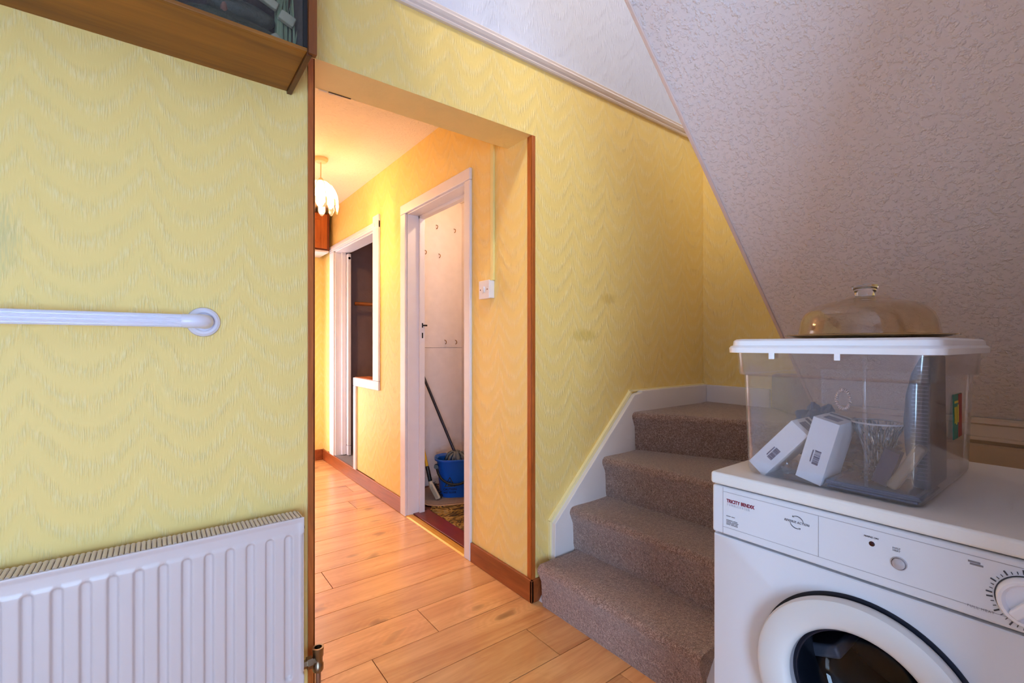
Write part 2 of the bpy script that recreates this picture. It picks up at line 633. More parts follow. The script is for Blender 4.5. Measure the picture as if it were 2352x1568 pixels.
# ---- entrance side of the house, behind and above the photographer
tag(boxo('wall_left', -1.6, -1.5, -1.7, YW + TW, 0, 4.9, M_white_paper), 'white wall on the far left of the entrance', 'wall', 'structure')
tag(boxo('wall_front', -1.5, 0.95, -1.7, -1.6, 0, ZC, M_white_paper), 'white wall around the entrance door behind the photographer', 'wall', 'structure')
bm = B()
box(bm, 0.95, 1.05, -1.7, -0.14, 0, ZC)
box(bm, 0.95, XE + 0.1, -0.24, -0.14, 0, ZC)
box(bm, 0.62, 1.05, -0.30, -0.14, 0, ZC)  # unseen pier, added to shade the right side of the dryer
tag(obj('wall_right', bm, M_artex), 'plain plaster wall beside the tumble dryer, with an unseen pier added to shade it', 'wall', 'structure')
tag(boxo('ceiling_entrance', -1.6, 0.566, -1.7, YW, ZC, ZC + 0.22, M_artex), 'plaster ceiling above the entrance', 'ceiling', 'structure')
tag(boxo('ceiling_landing', -1.6, XE + 0.1, -0.3, YW + TW, 4.9, 5.0, M_artex), 'plaster ceiling over the upstairs landing', 'ceiling', 'structure')
tag(boxo('wall_landing', -1.6, XE + 0.1, -0.3, -0.14, ZC + 0.22, 4.9, M_white_paper), 'white wall of the upstairs landing', 'wall', 'structure')

# ---- sloping soffit under the upper flight, with the wall it comes down to
bm = B()
x1_ = 0.566
prism_y(bm, [(XB + 0.02, zsoff(XB + 0.02)), (x1_, zsoff(x1_)), (x1_, zsoff(x1_) + 0.21), (XB + 0.2, zsoff(XB + 0.2) + 0.42), (XB + 0.2, zsoff(XB + 0.02))], -0.14, YS)
soff = obj('ceiling_slope', bm, M_artex)
tag(soff, 'sloping textured plaster underside of the upper stairs above the dryer', 'ceiling', 'structure')
bm = B()
sl = Vector((-1, 0, SM)).normalized()
nn = Vector((SM, 0, 1)).normalized()
a_, b_ = Vector((XB, YS, zsoff(XB))), Vector((x1_, YS, zsoff(x1_)))
obox(bm, (a_ + b_) / 2 + Vector((0, 0.004, 0)) + nn * 0.004, sl, (0, 1, 0), nn, (b_ - a_).length / 2, 0.006, 0.009)
obj('edge_bead', bm, plain('pinkish_edge_bead', rgb(226, 200, 188), 0.5), soff, bevel=0.003)
wb = boxo('wall_behind_dryer', XB, XB + 0.2, -0.14, YS, 0, zsoff(XB) + 0.01, plain('brown_beige_paint', rgb(190, 166, 140), 0.6, bump=(60, 0.2)))
tag(wb, 'beige painted low wall behind the tumble dryer', 'wall', 'structure')
bm = B()
prism_y(bm, [(XB, 0.885), (XB - 0.016, 0.885), (XB - 0.022, 0.878), (XB - 0.022, 0.868), (XB - 0.012, 0.862), (XB - 0.012, 0.826), (XB - 0.018, 0.822), (XB - 0.018, 0.812), (XB, 0.812)], -0.14, YS)
tag(obj('trim_4', bm, plain('cream_rail', rgb(205, 186, 168), 0.5)), 'cream moulding along the bottom of the sloping plaster behind the dryer', 'rail', 'structure')
bm = B()
prism_y(bm, [(XB, 0.80), (XB - 0.014, 0.80), (XB - 0.02, 0.793), (XB - 0.02, 0.60), (XB, 0.60)], -0.14, YS)
tag(obj('trim_5', bm, plain('beige_board', rgb(180, 155, 130), 0.5)), 'beige board under the moulding behind the dryer', 'trim', 'structure')

# ---- balustrades of the upper flight and the landing edge
bl = empty('balustrade', (1.3, YS, 2.4))
tag(bl, 'white balustrade beside the upper flight of stairs, its unseen board added for shade', 'balustrade', 'structure')
bm = B()
prism_y(bm, [(XB, zsoff(XB) + 0.2), (0.9, zsoff(0.9) + 0.2), (0.9, zsoff(0.9) + 1.35), (XB, zsoff(XB) + 1.35)], YS - 0.02, YS)
obj('board', bm, M_gloss_white, bl)  # unseen board, added and raised to keep the stair end wall dark
for k in range(5):
    yy = YS + 0.1 + 0.15 * k
    boxo('baluster', x1_ - 0.05, x1_ - 0.01, yy, yy + 0.035, ZC + 0.22, ZC + 1.1, M_gloss_white, bl)
boxo('handrail', x1_ - 0.06, x1_, YS - 0.03, YW, ZC + 1.1, ZC + 1.16, M_gloss_white, bl, bevel=0.006)

# ---- baseboards
bm = B()
box(bm, XH - 0.015, XH, YW - 0.015, D1a - 0.055, 0, 0.098)
box(bm, XH - 0.015, XH + 0.05, YW - 0.015, YW, 0, 0.098)
tag(obj('baseboard_stairs', bm, M_wood_base, bevel=0.004), 'brown stained wooden baseboard wrapping the corner beside the bottom stair', 'baseboard', 'structure')
boxm = B()
box(boxm, XH - 0.015, XH, D1b + 0.065, YE, 0, 0.102)
tag(obj('baseboard_hall', boxm, M_wood_base, bevel=0.004), 'brown stained wooden baseboard along the hallway below the stepped opening', 'baseboard', 'structure')
tag(boxo('baseboard_end', XL, XH - 0.015, YE - 0.015, YE, 0, 0.102, M_wood_base, bevel=0.004), 'short brown baseboard on the end wall of the hallway', 'baseboard', 'structure')

# ---- closet doorway: casing, lining, stop, threshold
d1 = empty('door_1', (XH, (D1a + D1b) / 2, 0))
tag(d1, 'white painted door frame of the cleaning closet in the hallway', 'door frame', 'structure')
boxo('casing', XH - 0.016, XH, D1a - 0.052, D1a + 0.006, 0, D1t - 0.006, M_white_trim, d1, bevel=0.004)
boxo('casing', XH - 0.016, XH, D1b - 0.006, D1b + 0.07, 0, D1t - 0.006, M_white_trim, d1, bevel=0.004)
boxo('casing', XH - 0.017, XH, D1a - 0.052, D1b + 0.07, D1t - 0.005, D1t + 0.056, M_white_trim, d1, bevel=0.004)
boxo('lining', XH, XH + 0.115, D1a, D1a + 0.012, 0, D1t, M_white_trim, d1, bevel=0.002)
boxo('lining', XH, XH + 0.115, D1b - 0.012, D1b, 0, D1t, M_white_trim, d1, bevel=0.002)
boxo('lining', XH, XH + 0.115, D1a, D1b, D1t - 0.012, D1t, M_white_trim, d1, bevel=0.002)
boxo('door_stop', XH + 0.078, XH + 0.115, D1b - 0.03, D1b - 0.012, 0, D1t - 0.012, M_white_trim, d1, bevel=0.002)
boxo('door_stop', XH + 0.078, XH + 0.115, D1a, D1b, D1t - 0.03, D1t - 0.012, M_white_trim, d1, bevel=0.002)
ke = boxo('strike_plate', XH + 0.086, XH + 0.108, D1b - 0.0325, D1b - 0.030, 1.15, 1.285, M_white_trim, d1)
bm = B()
box(bm, XH + 0.092, XH + 0.100, D1b - 0.034, D1b - 0.032, 1.165, 1.20)
box(bm, XH + 0.092, XH + 0.100, D1b - 0.034, D1b - 0.032, 1.235, 1.265)
box(bm, XH + 0.095, XH + 0.123, D1b - 0.05, D1b - 0.032, 1.244, 1.254)
obj('latch', bm, M_black, ke)
M_gold = plain('brass_effect_strip', rgb(225, 165, 60), 0.35, metal=0.35)
bm = B()
prism_y(bm, [(XH - 0.012, 0), (XH - 0.004, 0.006), (XH + 0.016, 0.008), (XH + 0.036, 0.006), (XH + 0.04, 0)], D1a + 0.012, D1b - 0.0)
tag(obj('threshold_strip', bm, M_gold), 'golden threshold strip at the closet doorway', 'threshold', 'structure')
boxo('threshold_board', XH + 0.04, XH + 0.155, D1a, D1b, -0.006, 0.012, wood('red_brown_board', rgb(80, 22, 12), rgb(120, 42, 24), 'y', 0.7, 0.3, coords='pos'), None, bevel=0.003)
tag(bpy.data.objects['threshold_board'], 'dark red varnished board just inside the closet doorway', 'threshold', 'structure')

# ---- closet interior
CX1, CYa, CYb = 2.03, 1.76, 3.36
M_closet = plain('scuffed_white_closet_paint', rgb(230, 222, 228), 0.55, bump=(25, 0.12), vary=0.1)
bm = B()
box(bm, XH + T2, CX1, CYb, CYb + 0.04, 0, ZC)
box(bm, CX1, CX1 + 0.05, CYa - 0.05, CYb + 0.04, 0, ZC)
box(bm, XH + T2, CX1, CYa - 0.012, CYa, 0, ZC)
wc = obj('wall_closet', bm, M_closet)
tag(wc, 'scuffed white walls inside the cleaning closet', 'wall', 'structure')
boxo('panel_seam', XH + T2, CX1, CYb - 0.002, CYb + 0.01, 1.098, 1.102, M_grey_line, wc)
boxo('shelf_batten', CX1 - 0.02, CX1, 2.6, CYb, 2.30, 2.335, M_closet, wc)
boxo('skirting', XH + T2, CX1, CYb - 0.012, CYb, 0.0, 0.075, M_white_trim, wc, bevel=0.003)
M_hook = plain('tarnished_brass_hook', rgb(150, 105, 50), 0.35, metal=0.9)
for (hx, hz) in ((1.79, 2.075), (1.955, 2.068), (1.69, 1.86), (1.814, 1.845), (1.869, 1.15), (1.967, 1.15)):
    bm = B()
    pts = [(hx, CYb + 0.004, hz + 0.012), (hx, CYb - 0.014, hz + 0.006)] + arc((hx, CYb - 0.014, hz - 0.008), (0, 0, 1), (0, -1, 0), 0.013, 0.2, 3.6, 8)
    tube(bm, pts, 0.0028, 8)
    h = obj('coat_hook', bm, M_hook, smooth=True)
    where = {2.075: 'topmost on the left', 2.068: 'topmost on the right', 1.86: 'in the middle beside the door frame', 1.845: 'in the middle of the panel', 1.15: ''}[hz]
    if where:
        tag(h, 'small brass hook on the closet wall, ' + where, 'hook', group='closet hooks')
    else:
        tag(h, 'small low brass hook above the seam, ' + ('left of the pair' if hx < 1.9 else 'right of the pair'), 'hook', group='closet hooks')
cf = boxo('floor_closet', XH + 0.155, CX1, CYa, CYb, -0.02, 0.004, plain('red_brown_tiles', rgb(92, 44, 34), 0.5, vary=0.3))
tag(cf, 'dark red brown floor inside the cleaning closet', 'floor', 'structure')

clb = empty('closet_bulb', (1.72, 2.55, ZC))
tag(clb, 'bare warm light bulb on the closet ceiling', 'lamp')
bm = B()
lathe(bm, [(0.0, 0.0), (0.04, 0.0), (0.04, -0.012), (0.022, -0.02), (0.02, -0.06), (0.0, -0.06)], (1.72, 2.55, ZC), 'z', 24)
obj('lamp_holder', bm, M_plastic_white, clb, auto=True)
bm = B()
bmesh.ops.create_uvsphere(bm, u_segments=16, v_segments=10, radius=0.03, matrix=Matrix.Translation((1.72, 2.55, ZC - 0.085)))
obj('bulb', bm, emissive('closet_bulb_glow', (1.0, 0.72, 0.42, 1), 30.0), clb, smooth=True)
pl_ = bpy.data.lights.new('closet_bulb_light', 'POINT')
pl_.energy = 11
pl_.color = (1.0, 0.70, 0.42)
pl_.shadow_soft_size = 0.03
po_ = bpy.data.objects.new('closet_bulb_light', pl_)
COL.objects.link(po_)
po_.location = (1.72, 2.55, ZC - 0.13)

# patterned carpet offcut and brown mat
g = G('leafy_gold_black_carpet')
p = g.pos()
v = g.n('TexVoronoi', {'Vector': g.scale(p, (14, 9, 1)), 'Scale': 1.0, 'Randomness': 1.0})
w = g.noise(p, 15.0, 4.0, 0.6, 2.5)
c = g.ramp(w, [(0.36, rgb(28, 22, 16)), (0.46, rgb(96, 66, 26)), (0.56, rgb(190, 150, 66)), (0.66, rgb(150, 140, 118))])
c = g.mix(g.math('MULTIPLY', v.outputs[0], 0.7, clamp=True), c, rgb(40, 30, 18))
M_leafy = g.done(g.bsdf(c, 0.95, g.bump(g.noise(p, 350.0), 0.6, 0.004)))
bm = B()
prism_z(bm, [(XH + 0.165, 2.09), (XH + 0.15, 2.5), (XH + 0.16, 2.83), (1.60, 3.02), (CX1 - 0.02, 3.05), (CX1 - 0.02, 2.09)], 0.004, 0.014)
tag(obj('carpet_offcut', bm, M_leafy, bevel=0.003), 'gold and black leaf patterned carpet piece in the closet', 'carpet')
mat_e = empty('door_mat', (1.72, 3.0, 0.014))
tag(mat_e, 'brown mat with pale edge under the blue bucket', 'mat')
mm = [(1.50, 3.26), (1.475, 3.02), (1.492, 2.915), (1.54, 2.86), (1.62, 2.825), (1.99, 2.70), (1.99, 3.26)]
bm = B()
prism_z(bm, mm, 0.0145, 0.022)
obj('pile', bm, carpet('brown_mat_pile', rgb(90, 58, 46), rgb(134, 96, 78), rgb(170, 130, 108)), mat_e, bevel=0.002)
bm = B()
cxm, cym = 1.72, 3.03
prism_z(bm, [(cxm + (a - cxm) * 1.04, cym + (b - cym) * 1.045) for a, b in mm], 0.0142, 0.0185)
obj('border', bm, plain('pale_mat_edge', rgb(196, 158, 130), 0.8), mat_e, bevel=0.002)

# ---- blue mop bucket
bk = empty('mop_bucket', (1.73, 2.99, 0.022))
tag(bk, 'blue plastic mop bucket with black handle and caution print', 'bucket')
M_blue = plain('blue_plastic', rgb(22, 92, 196), 0.3)
rot = R(-30)
BX, BY, BZ = 1.752, 2.99, 0.023
def boval(hx, hy, r, z, n=8):
    lp = rrect(0, 0, hx, hy, r, z, n)
    return [(BX + a * math.cos(rot) - b * math.sin(rot), BY + a * math.sin(rot) + b * math.cos(rot), BZ + z) for a, b, z in lp]
bm = B()
lps = [boval(0.105, 0.085, 0.07, 0.0), boval(0.112, 0.092, 0.075, 0.012), boval(0.135, 0.108, 0.085, 0.255), boval(0.140, 0.113, 0.088, 0.262), boval(0.15, 0.123, 0.095, 0.264), boval(0.152, 0.125, 0.096, 0.276), boval(0.146, 0.119, 0.09, 0.278), boval(0.130, 0.104, 0.082, 0.262), boval(0.106, 0.086, 0.07, 0.02)]
loft(bm, lps)
obj('pail', bm, M_blue, bk, auto=True)
ax_u = Vector((math.cos(rot), math.sin(rot), 0))      # long axis
ax_f = Vector((math.sin(rot), -math.cos(rot), 0))     # towards the viewer
bc = Vector((BX, BY, BZ))
bm = B()
pts = []
for i in range(17):
    t = -1 + 2 * i / 16
    dz = 0.225 - 0.12 * (1 - t * t) ** 0.6
    out = 0.112 + 0.016 * (1 - t * t)
    if abs(t) > 0.75:
        out = 0.112 * (1 - (abs(t) - 0.75) * 1.2)
    pts.append(bc + ax_u * (0.137 * t) + ax_f * out + Vector((0, 0, dz)))
tube(bm, pts, [0.0085] * 17, 10)
tube(bm, [pts[0] - ax_f * 0.02, pts[0] + ax_f * 0.012], 0.016, 12)
tube(bm, [pts[-1] - ax_f * 0.02, pts[-1] + ax_f * 0.012], 0.016, 12)
obj('handle', bm, M_black, bk, auto=True)
# caution print on the front face: its tilt follows the wall of the pail
tilt = Vector((0, 0, 1)) * 0.24 + ax_f * 0.016
tilt.normalize()
def bface(u_, z_):
    return bc + ax_u * u_ + ax_f * (0.0925 + 0.016 * z_ / 0.24 + 0.0016) + Vector((0, 0, z_))
bm = B()
tri = [(-0.075, 0.085), (-0.005, 0.085), (-0.04, 0.15)]
for (p0, p1) in zip(tri, tri[1:] + tri[:1]):
    q0, q1 = bface(*p0), bface(*p1)
    d = (q1 - q0)
    obox(bm, (q0 + q1) / 2, d.normalized(), tilt.cross(d.normalized()).normalized() if False else ax_f, d.normalized().cross(ax_f), d.length / 2 + 0.003, 0.0006, 0.0028)
for (p0, p1) in (((-0.04, 0.127), (-0.038, 0.108)), ((-0.05, 0.118), (-0.028, 0.122)), ((-0.038, 0.108), (-0.05, 0.094)), ((-0.038, 0.108), (-0.026, 0.094)), ((-0.055, 0.091), (-0.02, 0.091))):
    q0, q1 = bface(*p0), bface(*p1)
    d = q1 - q0
    obox(bm, (q0 + q1) / 2, d.normalized(), ax_f, d.normalized().cross(ax_f), d.length / 2, 0.0006, 0.0022)
obj('warning_triangle', bm, M_black, bk)
text('lettering', 'CAUTION', 0.021, bface(-0.04, 0.058), ax_u, tilt, M_black, bk, offset=0.0006, align='CENTER')
text('lettering', 'WET FLOOR', 0.019, bface(-0.04, 0.036), ax_u, tilt, M_black, bk, offset=0.0006, align='CENTER', squash=0.85)

# ---- mop standing in the bucket
mp = empty('mop', (1.76, 2.98, 0.2))
tag(mp, 'grey strip mop with slim metal handle leaning in the blue bucket', 'mop')
bm = B()
h0, h1 = Vector((1.765, 3.0, 0.30)), Vector((1.60, 3.335, 1.02))
tube(bm, [h0, h1], 0.0105, 12)
obj('pole', bm, plain('dark_steel_pole', rgb(70, 72, 92), 0.25, metal=0.8), mp, auto=True)
bm = B()
tube(bm, [h1 - (h1 - h0).normalized() * 0.10, h1 + (h1 - h0).normalized() * 0.004], 0.0125, 12)
obj('grip', bm, M_black, mp, auto=True)
M_mop = plain('grey_mop_cloth', rgb(120, 128, 140), 0.9, bump=(300, 0.4), vary=0.3)
for i in range(22):
    a = 2 * PI * i / 22 + random.uniform(-0.1, 0.1)
    ln = random.uniform(0.06, 0.10)
    d = Vector((math.cos(a), math.sin(a), 0))
    base = Vector((1.765, 2.995, 0.318 + random.uniform(0, 0.012)))
    rise = random.uniform(0.0, 0.012)
    pts = [base, base + d * ln * 0.45 + Vector((0, 0, rise)), base + d * ln * 0.8 + Vector((0, 0, rise - 0.015)), base + d * ln + Vector((0, 0, -0.045))]
    bm = B()
    prev = None
    sd = Vector((-d.y, d.x, 0)) * 0.011
    rows = []
    for q in pts:
        rows.append((bm.verts.new(q - sd), bm.verts.new(q + sd)))
    for r0, r1 in zip(rows, rows[1:]):
        bm.faces.new((r0[0], r0[1], r1[1], r1[0]))
    obj('cloth_strip', bm, M_mop, mp, smooth=True, solid=0.003)

# ---- dustpan-less brush with yellow handle
br = empty('hand_brush', (1.545, 2.93, 0.02))
tag(br, 'yellow handled floor brush with cream head beside the bucket', 'brush')
hb = Vector((1.545, 2.972, 0.128))
hd = Vector((-0.045, 0.035, 0.26)).normalized()
bm = B()
tube(bm, [hb + hd * 0.10, hb + hd * 0.62], 0.0105, 12)
obj('pole', bm, plain('yellow_pole', rgb(222, 172, 30), 0.35), br, auto=True)
bm = B()
tube(bm, [hb + hd * 0.015, hb + hd * 0.03, hb + hd * 0.13, hb + hd * 0.14], [0.011, 0.0145, 0.0135, 0.011], 12)
obj('socket', bm, M_black, br, auto=True)
bm = B()
rv, fv, zv = Vector((0.7956, -0.6058, 0)), Vector((0.6058, 0.7956, 0)), Vector((0, 0, 1))
hu = (rv * 0.46 - zv * 0.888).normalized()
hn = -fv * 0.8 - rv * 0.53 + zv * 0.1
hn = (hn - hu * hn.dot(hu)).normalized()
hv = hu.cross(hn)
hc = Vector((1.562, 2.955, 0.086))
obox(bm, hc, hu, hv, hn, 0.060, 0.020, 0.010)
tube(bm, [hb - hd * 0.01, hb + hd * 0.035], 0.016, 12)
obj('head', bm, plain('cream_brush_head', rgb(206, 190, 166), 0.5, vary=0.2), br, bevel=0.007, seg=3)
bm = B()
for i in range(12):
    for j in range(5):
        q = hc + hu * (-0.052 + 0.106 * i / 11) + hv * (-0.015 + 0.03 * j / 4) - hn * 0.009
        e = q - hn * 0.03 + hu * random.uniform(-0.004, 0.016) + hv * random.uniform(-0.008, 0.008)
        e.z = max(e.z, 0.0245)
        tube(bm, [q, e], [0.003, 0.0018], 5)
brs = obj('bristles', bm, M_black, br)
brs['kind'] = 'stuff'

# ---- stepped opening further down the hall
d2 = empty('door_2', (XH, 3.95, 0.1))
tag(d2, 'white framed stepped opening to a dark cupboard further down the hallway', 'door frame', 'structure')
boxo('casing', XH - 0.016, XH, D2a - 0.115, D2a, 0.853, D2t + 0.095, M_white_trim, d2, bevel=0.004)
boxo('casing', XH - 0.016, XH, D2a - 0.115, D2m + 0.012, 0.785, 0.852, M_white_trim, d2, bevel=0.004)
boxo('casing', XH - 0.0155, XH, D2m - 0.045, D2m + 0.012, 0.10, 0.784, M_white_trim, d2, bevel=0.004)
boxo('casing', XH - 0.017, XH, D2a - 0.115, D2b + 0.12, D2t - 0.005, D2t + 0.05, M_white_trim, d2, bevel=0.004)
boxo('casing', XH - 0.022, XH - 0.016, D2a - 0.05, D2b + 0.10, D2t + 0.012, D2t + 0.035, M_white_trim, d2, bevel=0.004)
boxo('casing', XH - 0.0155, XH, D2b, D2b + 0.12, 0.10, D2t - 0.006, M_white_trim, d2, bevel=0.006)
boxo('lining', XH, XH + 0.12, D2b - 0.015, D2b, 0.10, D2t, M_white_trim, d2, bevel=0.002)
boxo('lining', XH, XH + 0.12, D2a, D2b, D2t - 0.015, D2t, M_white_trim, d2, bevel=0.002)
boxo('lining', XH, XH + 0.12, D2a, D2a + 0.012, 0.845, D2t, M_white_trim, d2, bevel=0.002)
boxo('ledge', XH, XH + 0.12, D2a, D2m + 0.012, 0.845, 0.856, M_pine, d2, bevel=0.002)
boxo('door_stop', XH + 0.05, XH + 0.085, D2b - 0.05, D2b - 0.015, 0.11, D2t - 0.015, M_white_trim, d2, bevel=0.003)
dl = boxo('door_leaf', XH + 0.088, XH + 0.115, D2b - 0.10, D2b - 0.016, 0.20, D2t - 0.03, M_white_trim, d2, bevel=0.003)
bm = B()
lathe(bm, [(0.0, 0), (0.012, 0.0), (0.012, 0.004), (0.006, 0.006), (0.0, 0.006)], (XH + 0.10, D2b - 0.10, 1.915), 'y', 14)
obj('hinge', bm, M_chrome, dl)
boxo('lower_rail', XH + 0.088, XH + 0.115, D2b - 0.10, D2b - 0.016, 0.11, 0.196, M_white_trim, d2, bevel=0.003)
M_cup = plain('brown_mauve_paint', rgb(150, 122, 116), 0.7, bump=(120, 0.2), vary=0.15)
bm = B()
box(bm, XH + T2, 2.45, 4.62, 4.66, 0.0, ZC)
box(bm, 2.45, 2.5, CYb + 0.04, 4.66, 0.0, ZC)
box(bm, XH + T2, 2.45, CYb + 0.042, CYb + 0.06, 0.0, ZC)
tag(obj('wall_cupboard', bm, M_cup), 'dark brown mauve walls inside the cupboard behind the stepped opening', 'wall', 'structure')
tag(boxo('floor_cupboard', XH, 2.45, CYb + 0.05, 4.62, 0.06, 0.105, M_carpet_dark), 'raised dark brown carpeted floor inside the stepped opening', 'floor', 'structure')
bm = B()
tube(bm, [(XH + T2 + 0.1, 4.45, 1.515), (2.45, 4.45, 1.515)], 0.017, 14)
cr = obj('clothes_rail', bm, wood('rail_wood', rgb(130, 70, 30), rgb(180, 105, 55), 'x', 1.0, 0.4), smooth=True)
tag(cr, 'round wooden clothes rail across the dark cupboard', 'rail')

# ---- casing strip on the end wall, pine cabinet
tag(boxo('trim_6', 1.135, 1.205, YE - 0.014, YE, 0.0, 1.985, M_white_trim, bevel=0.003), 'white door casing at the edge of the end wall', 'trim', 'structure')
cb = empty('pine_cabinet', (1.0, 4.6, 1.985))
tag(cb, 'orange pine wall cabinet high on the end wall beyond the lamp', 'cabinet')
boxo('body', 0.72, 1.275, 4.47, YE, 1.99, 2.335, wood('dark_pine', rgb(92, 38, 14), rgb(140, 66, 26), 'z', 0.8, 0.4), cb, bevel=0.003)
boxo('shelf_board', 0.72, 1.265, 4.46, YE, 1.972, 1.989, M_white_trim, cb, bevel=0.002)
for (xa, xb) in ((0.735, 0.99), (0.995, 1.25)):
    dr = empty('door', (xa, 4.462, 2.0))
    dr.parent = cb
    dr.matrix_parent_inverse = Matrix.Translation(cb.location).inverted()
    boxo('stile', xa, xa + 0.055, 4.452, 4.47, 2.005, 2.32, M_pine, dr, bevel=0.003)
    boxo('stile', xb - 0.055, xb, 4.452, 4.47, 2.005, 2.32, M_pine, dr, bevel=0.003)
    boxo('door_rail', xa + 0.055, xb - 0.055, 4.452, 4.47, 2.005, 2.06, M_pine, dr, bevel=0.003)
    boxo('door_rail', xa + 0.055, xb - 0.055, 4.452, 4.47, 2.265, 2.32, M_pine, dr, bevel=0.003)
    boxo('panel', xa + 0.05, xb - 0.05, 4.458, 4.469, 2.055, 2.27, M_pine, dr, bevel=0.003)

# ---- light switch with trunking
sw = empty('light_switch', (XH, 1.90, 1.39))
tag(sw, 'white plastic light switch on surface box beside the closet doorway', 'switch')
boxo('back_box', XH - 0.026, XH, 1.852, 1.938, 1.347, 1.433, M_plastic_white, sw, bevel=0.003)
fp = boxo('face_plate', XH - 0.034, XH - 0.026, 1.85, 1.94, 1.345, 1.435, M_plastic_white, sw, bevel=0.003)
bm = B()
prism_y(bm, [(XH - 0.033, 1.376), (XH - 0.033, 1.404), (XH - 0.042, 1.404), (XH - 0.036, 1.376)], 1.887, 1.903)
obj('rocker', bm, M_plastic_white, fp, bevel=0.0008)
for yy in (1.865, 1.925):
    bm = B()
    lathe(bm, [(0.0, -0.001), (0.0035, -0.001), (0.0035, 0.0005), (0.0, 0.0005)], (XH - 0.034, yy, 1.39), 'x', 12)
    obj('screw', bm, plain('screw_brown', rgb(120, 70, 60), 0.4), fp)
tag(boxo('cable_trunking', XH - 0.012, XH, 1.848, 1.872, 1.433, ZC, plain('yellow_painted_trunking', rgb(236, 222, 150), 0.45), bevel=0.002), 'yellow painted cable trunking running up from the light switch', 'trunking')

# ---- hallway pendant lamp
LX, LY = 0.885, 3.30
lp = empty('pendant_lamp', (LX, LY, ZC))
tag(lp, 'pendant lamp with frosted glass petal shade glowing in the hallway', 'lamp')
M_rose = plain('cream_plastic', rgb(240, 215, 170), 0.5)
bm = B()
lathe(bm, [(0.0, 0.0), (0.046, 0.0), (0.046, -0.012), (0.036, -0.026), (0.008, -0.03), (0.0, -0.03)], (LX, LY, ZC), 'z', 32)
obj('ceiling_rose', bm, M_rose, lp, auto=True)
bm = B()
tube(bm, [(LX, LY, ZC - 0.03), (LX, LY, 2.235)], 0.0035, 8)
obj('flex', bm, M_rose, lp)
bm = B()
lathe(bm, [(0.0, 0.055), (0.012, 0.055), (0.02, 0.04), (0.022, 0.0), (0.018, -0.03), (0.0, -0.03)], (LX, LY, 2.195), 'z', 24)
obj('lamp_holder', bm, M_rose, lp, auto=True)
bm = B()
bmesh.ops.create_uvsphere(bm, u_segments=20, v_segments=12, radius=0.03, matrix=Matrix.Translation((LX, LY, 2.13)))
obj('bulb', bm, emissive('warm_bulb_glow', (1.0, 0.62, 0.28, 1), 60.0), lp, smooth=True)
g = G('frosted_petal_glass')
tl = g.n('BsdfTranslucent', {0: (1.0, 0.93, 0.82, 1)}).outputs[0]
tp = g.n('BsdfTransparent', {0: (1, 1, 1, 1)}).outputs[0]
mx = g.n('MixShader', {0: 0.55, 1: tl, 2: tp}).outputs[0]
gls = g.n('BsdfGlossy', {1: 0.15}).outputs[0]
M_petal = g.done(g.n('MixShader', {0: 0.08, 1: mx, 2: gls}).outputs[0])
M_came = plain('dark_brass_came', rgb(120, 85, 40), 0.4, metal=0.7)


def petal(a0, a1, prof, tip):
    bm = B()
    rows = []
    m = 7
    for i in range(m + 1):
        a = a0 + (a1 - a0) * i / m
        s = 2 * i / m - 1
        row = []
        for k, (r, z) in enumerate(prof):
            f = k / (len(prof) - 1)
            zz_ = z + tip * (s * s) * max(0, f - 0.5) * 2
            row.append(bm.verts.new((LX + r * math.cos(a), LY + r * math.sin(a), zz_)))
        rows.append(row)
    for p_, q_ in zip(rows, rows[1:]):
        for k in range(len(prof) - 1):
            bm.faces.new((p_[k], q_[k], q_[k + 1], p_[k + 1]))
    return bm


NP = 10
up_prof = [(0.024, 2.232), (0.05, 2.222), (0.075, 2.2), (0.094, 2.168), (0.106, 2.13), (0.112, 2.085)]
lo_prof = [(0.108, 2.098), (0.111, 2.08), (0.113, 2.06), (0.112, 2.04), (0.108, 2.022)]
for i in range(NP):
    a = 2 * PI * i / NP
    da = PI / NP
    obj('petal', petal(a - da * 0.96, a + da * 0.96, up_prof, 0.018), M_petal, lp, smooth=True, solid=0.002)
    obj('petal', petal(a - da * 0.72, a + da * 0.72, lo_prof, 0.03), M_petal, lp, smooth=True, solid=0.002)
    bm = B()
    tube(bm, [(LX + r * 1.01 * math.cos(a + da), LY + r * 1.01 * math.sin(a + da), z) for r, z in up_prof], 0.0015, 6)
    obj('came', bm, M_came, lp, smooth=True)
ld = bpy.data.lights.new('hall_lamp_light', 'POINT')
ld.energy = 23
ld.color = (1.0, 0.57, 0.25)
ld.shadow_soft_size = 0.035
lo = bpy.data.objects.new('hall_lamp_light', ld)
COL.objects.link(lo)
lo.location = (LX, LY, 2.09)

# ================================================================== STAIRS
st = empty('staircase', (1.315, 1.15, 0))
tag(st, 'brown carpeted stairs climbing along the yellow wall to a winder', 'stairs', 'structure')
YN = 1.536                     # carpet edge at the wall string
NR, RISE = 0.028, 0.195
ZT = [0.185, 0.38, 0.577, 0.775, 0.97]


def lean(y, x_wall, k):
    return x_wall + k * (YN - y)


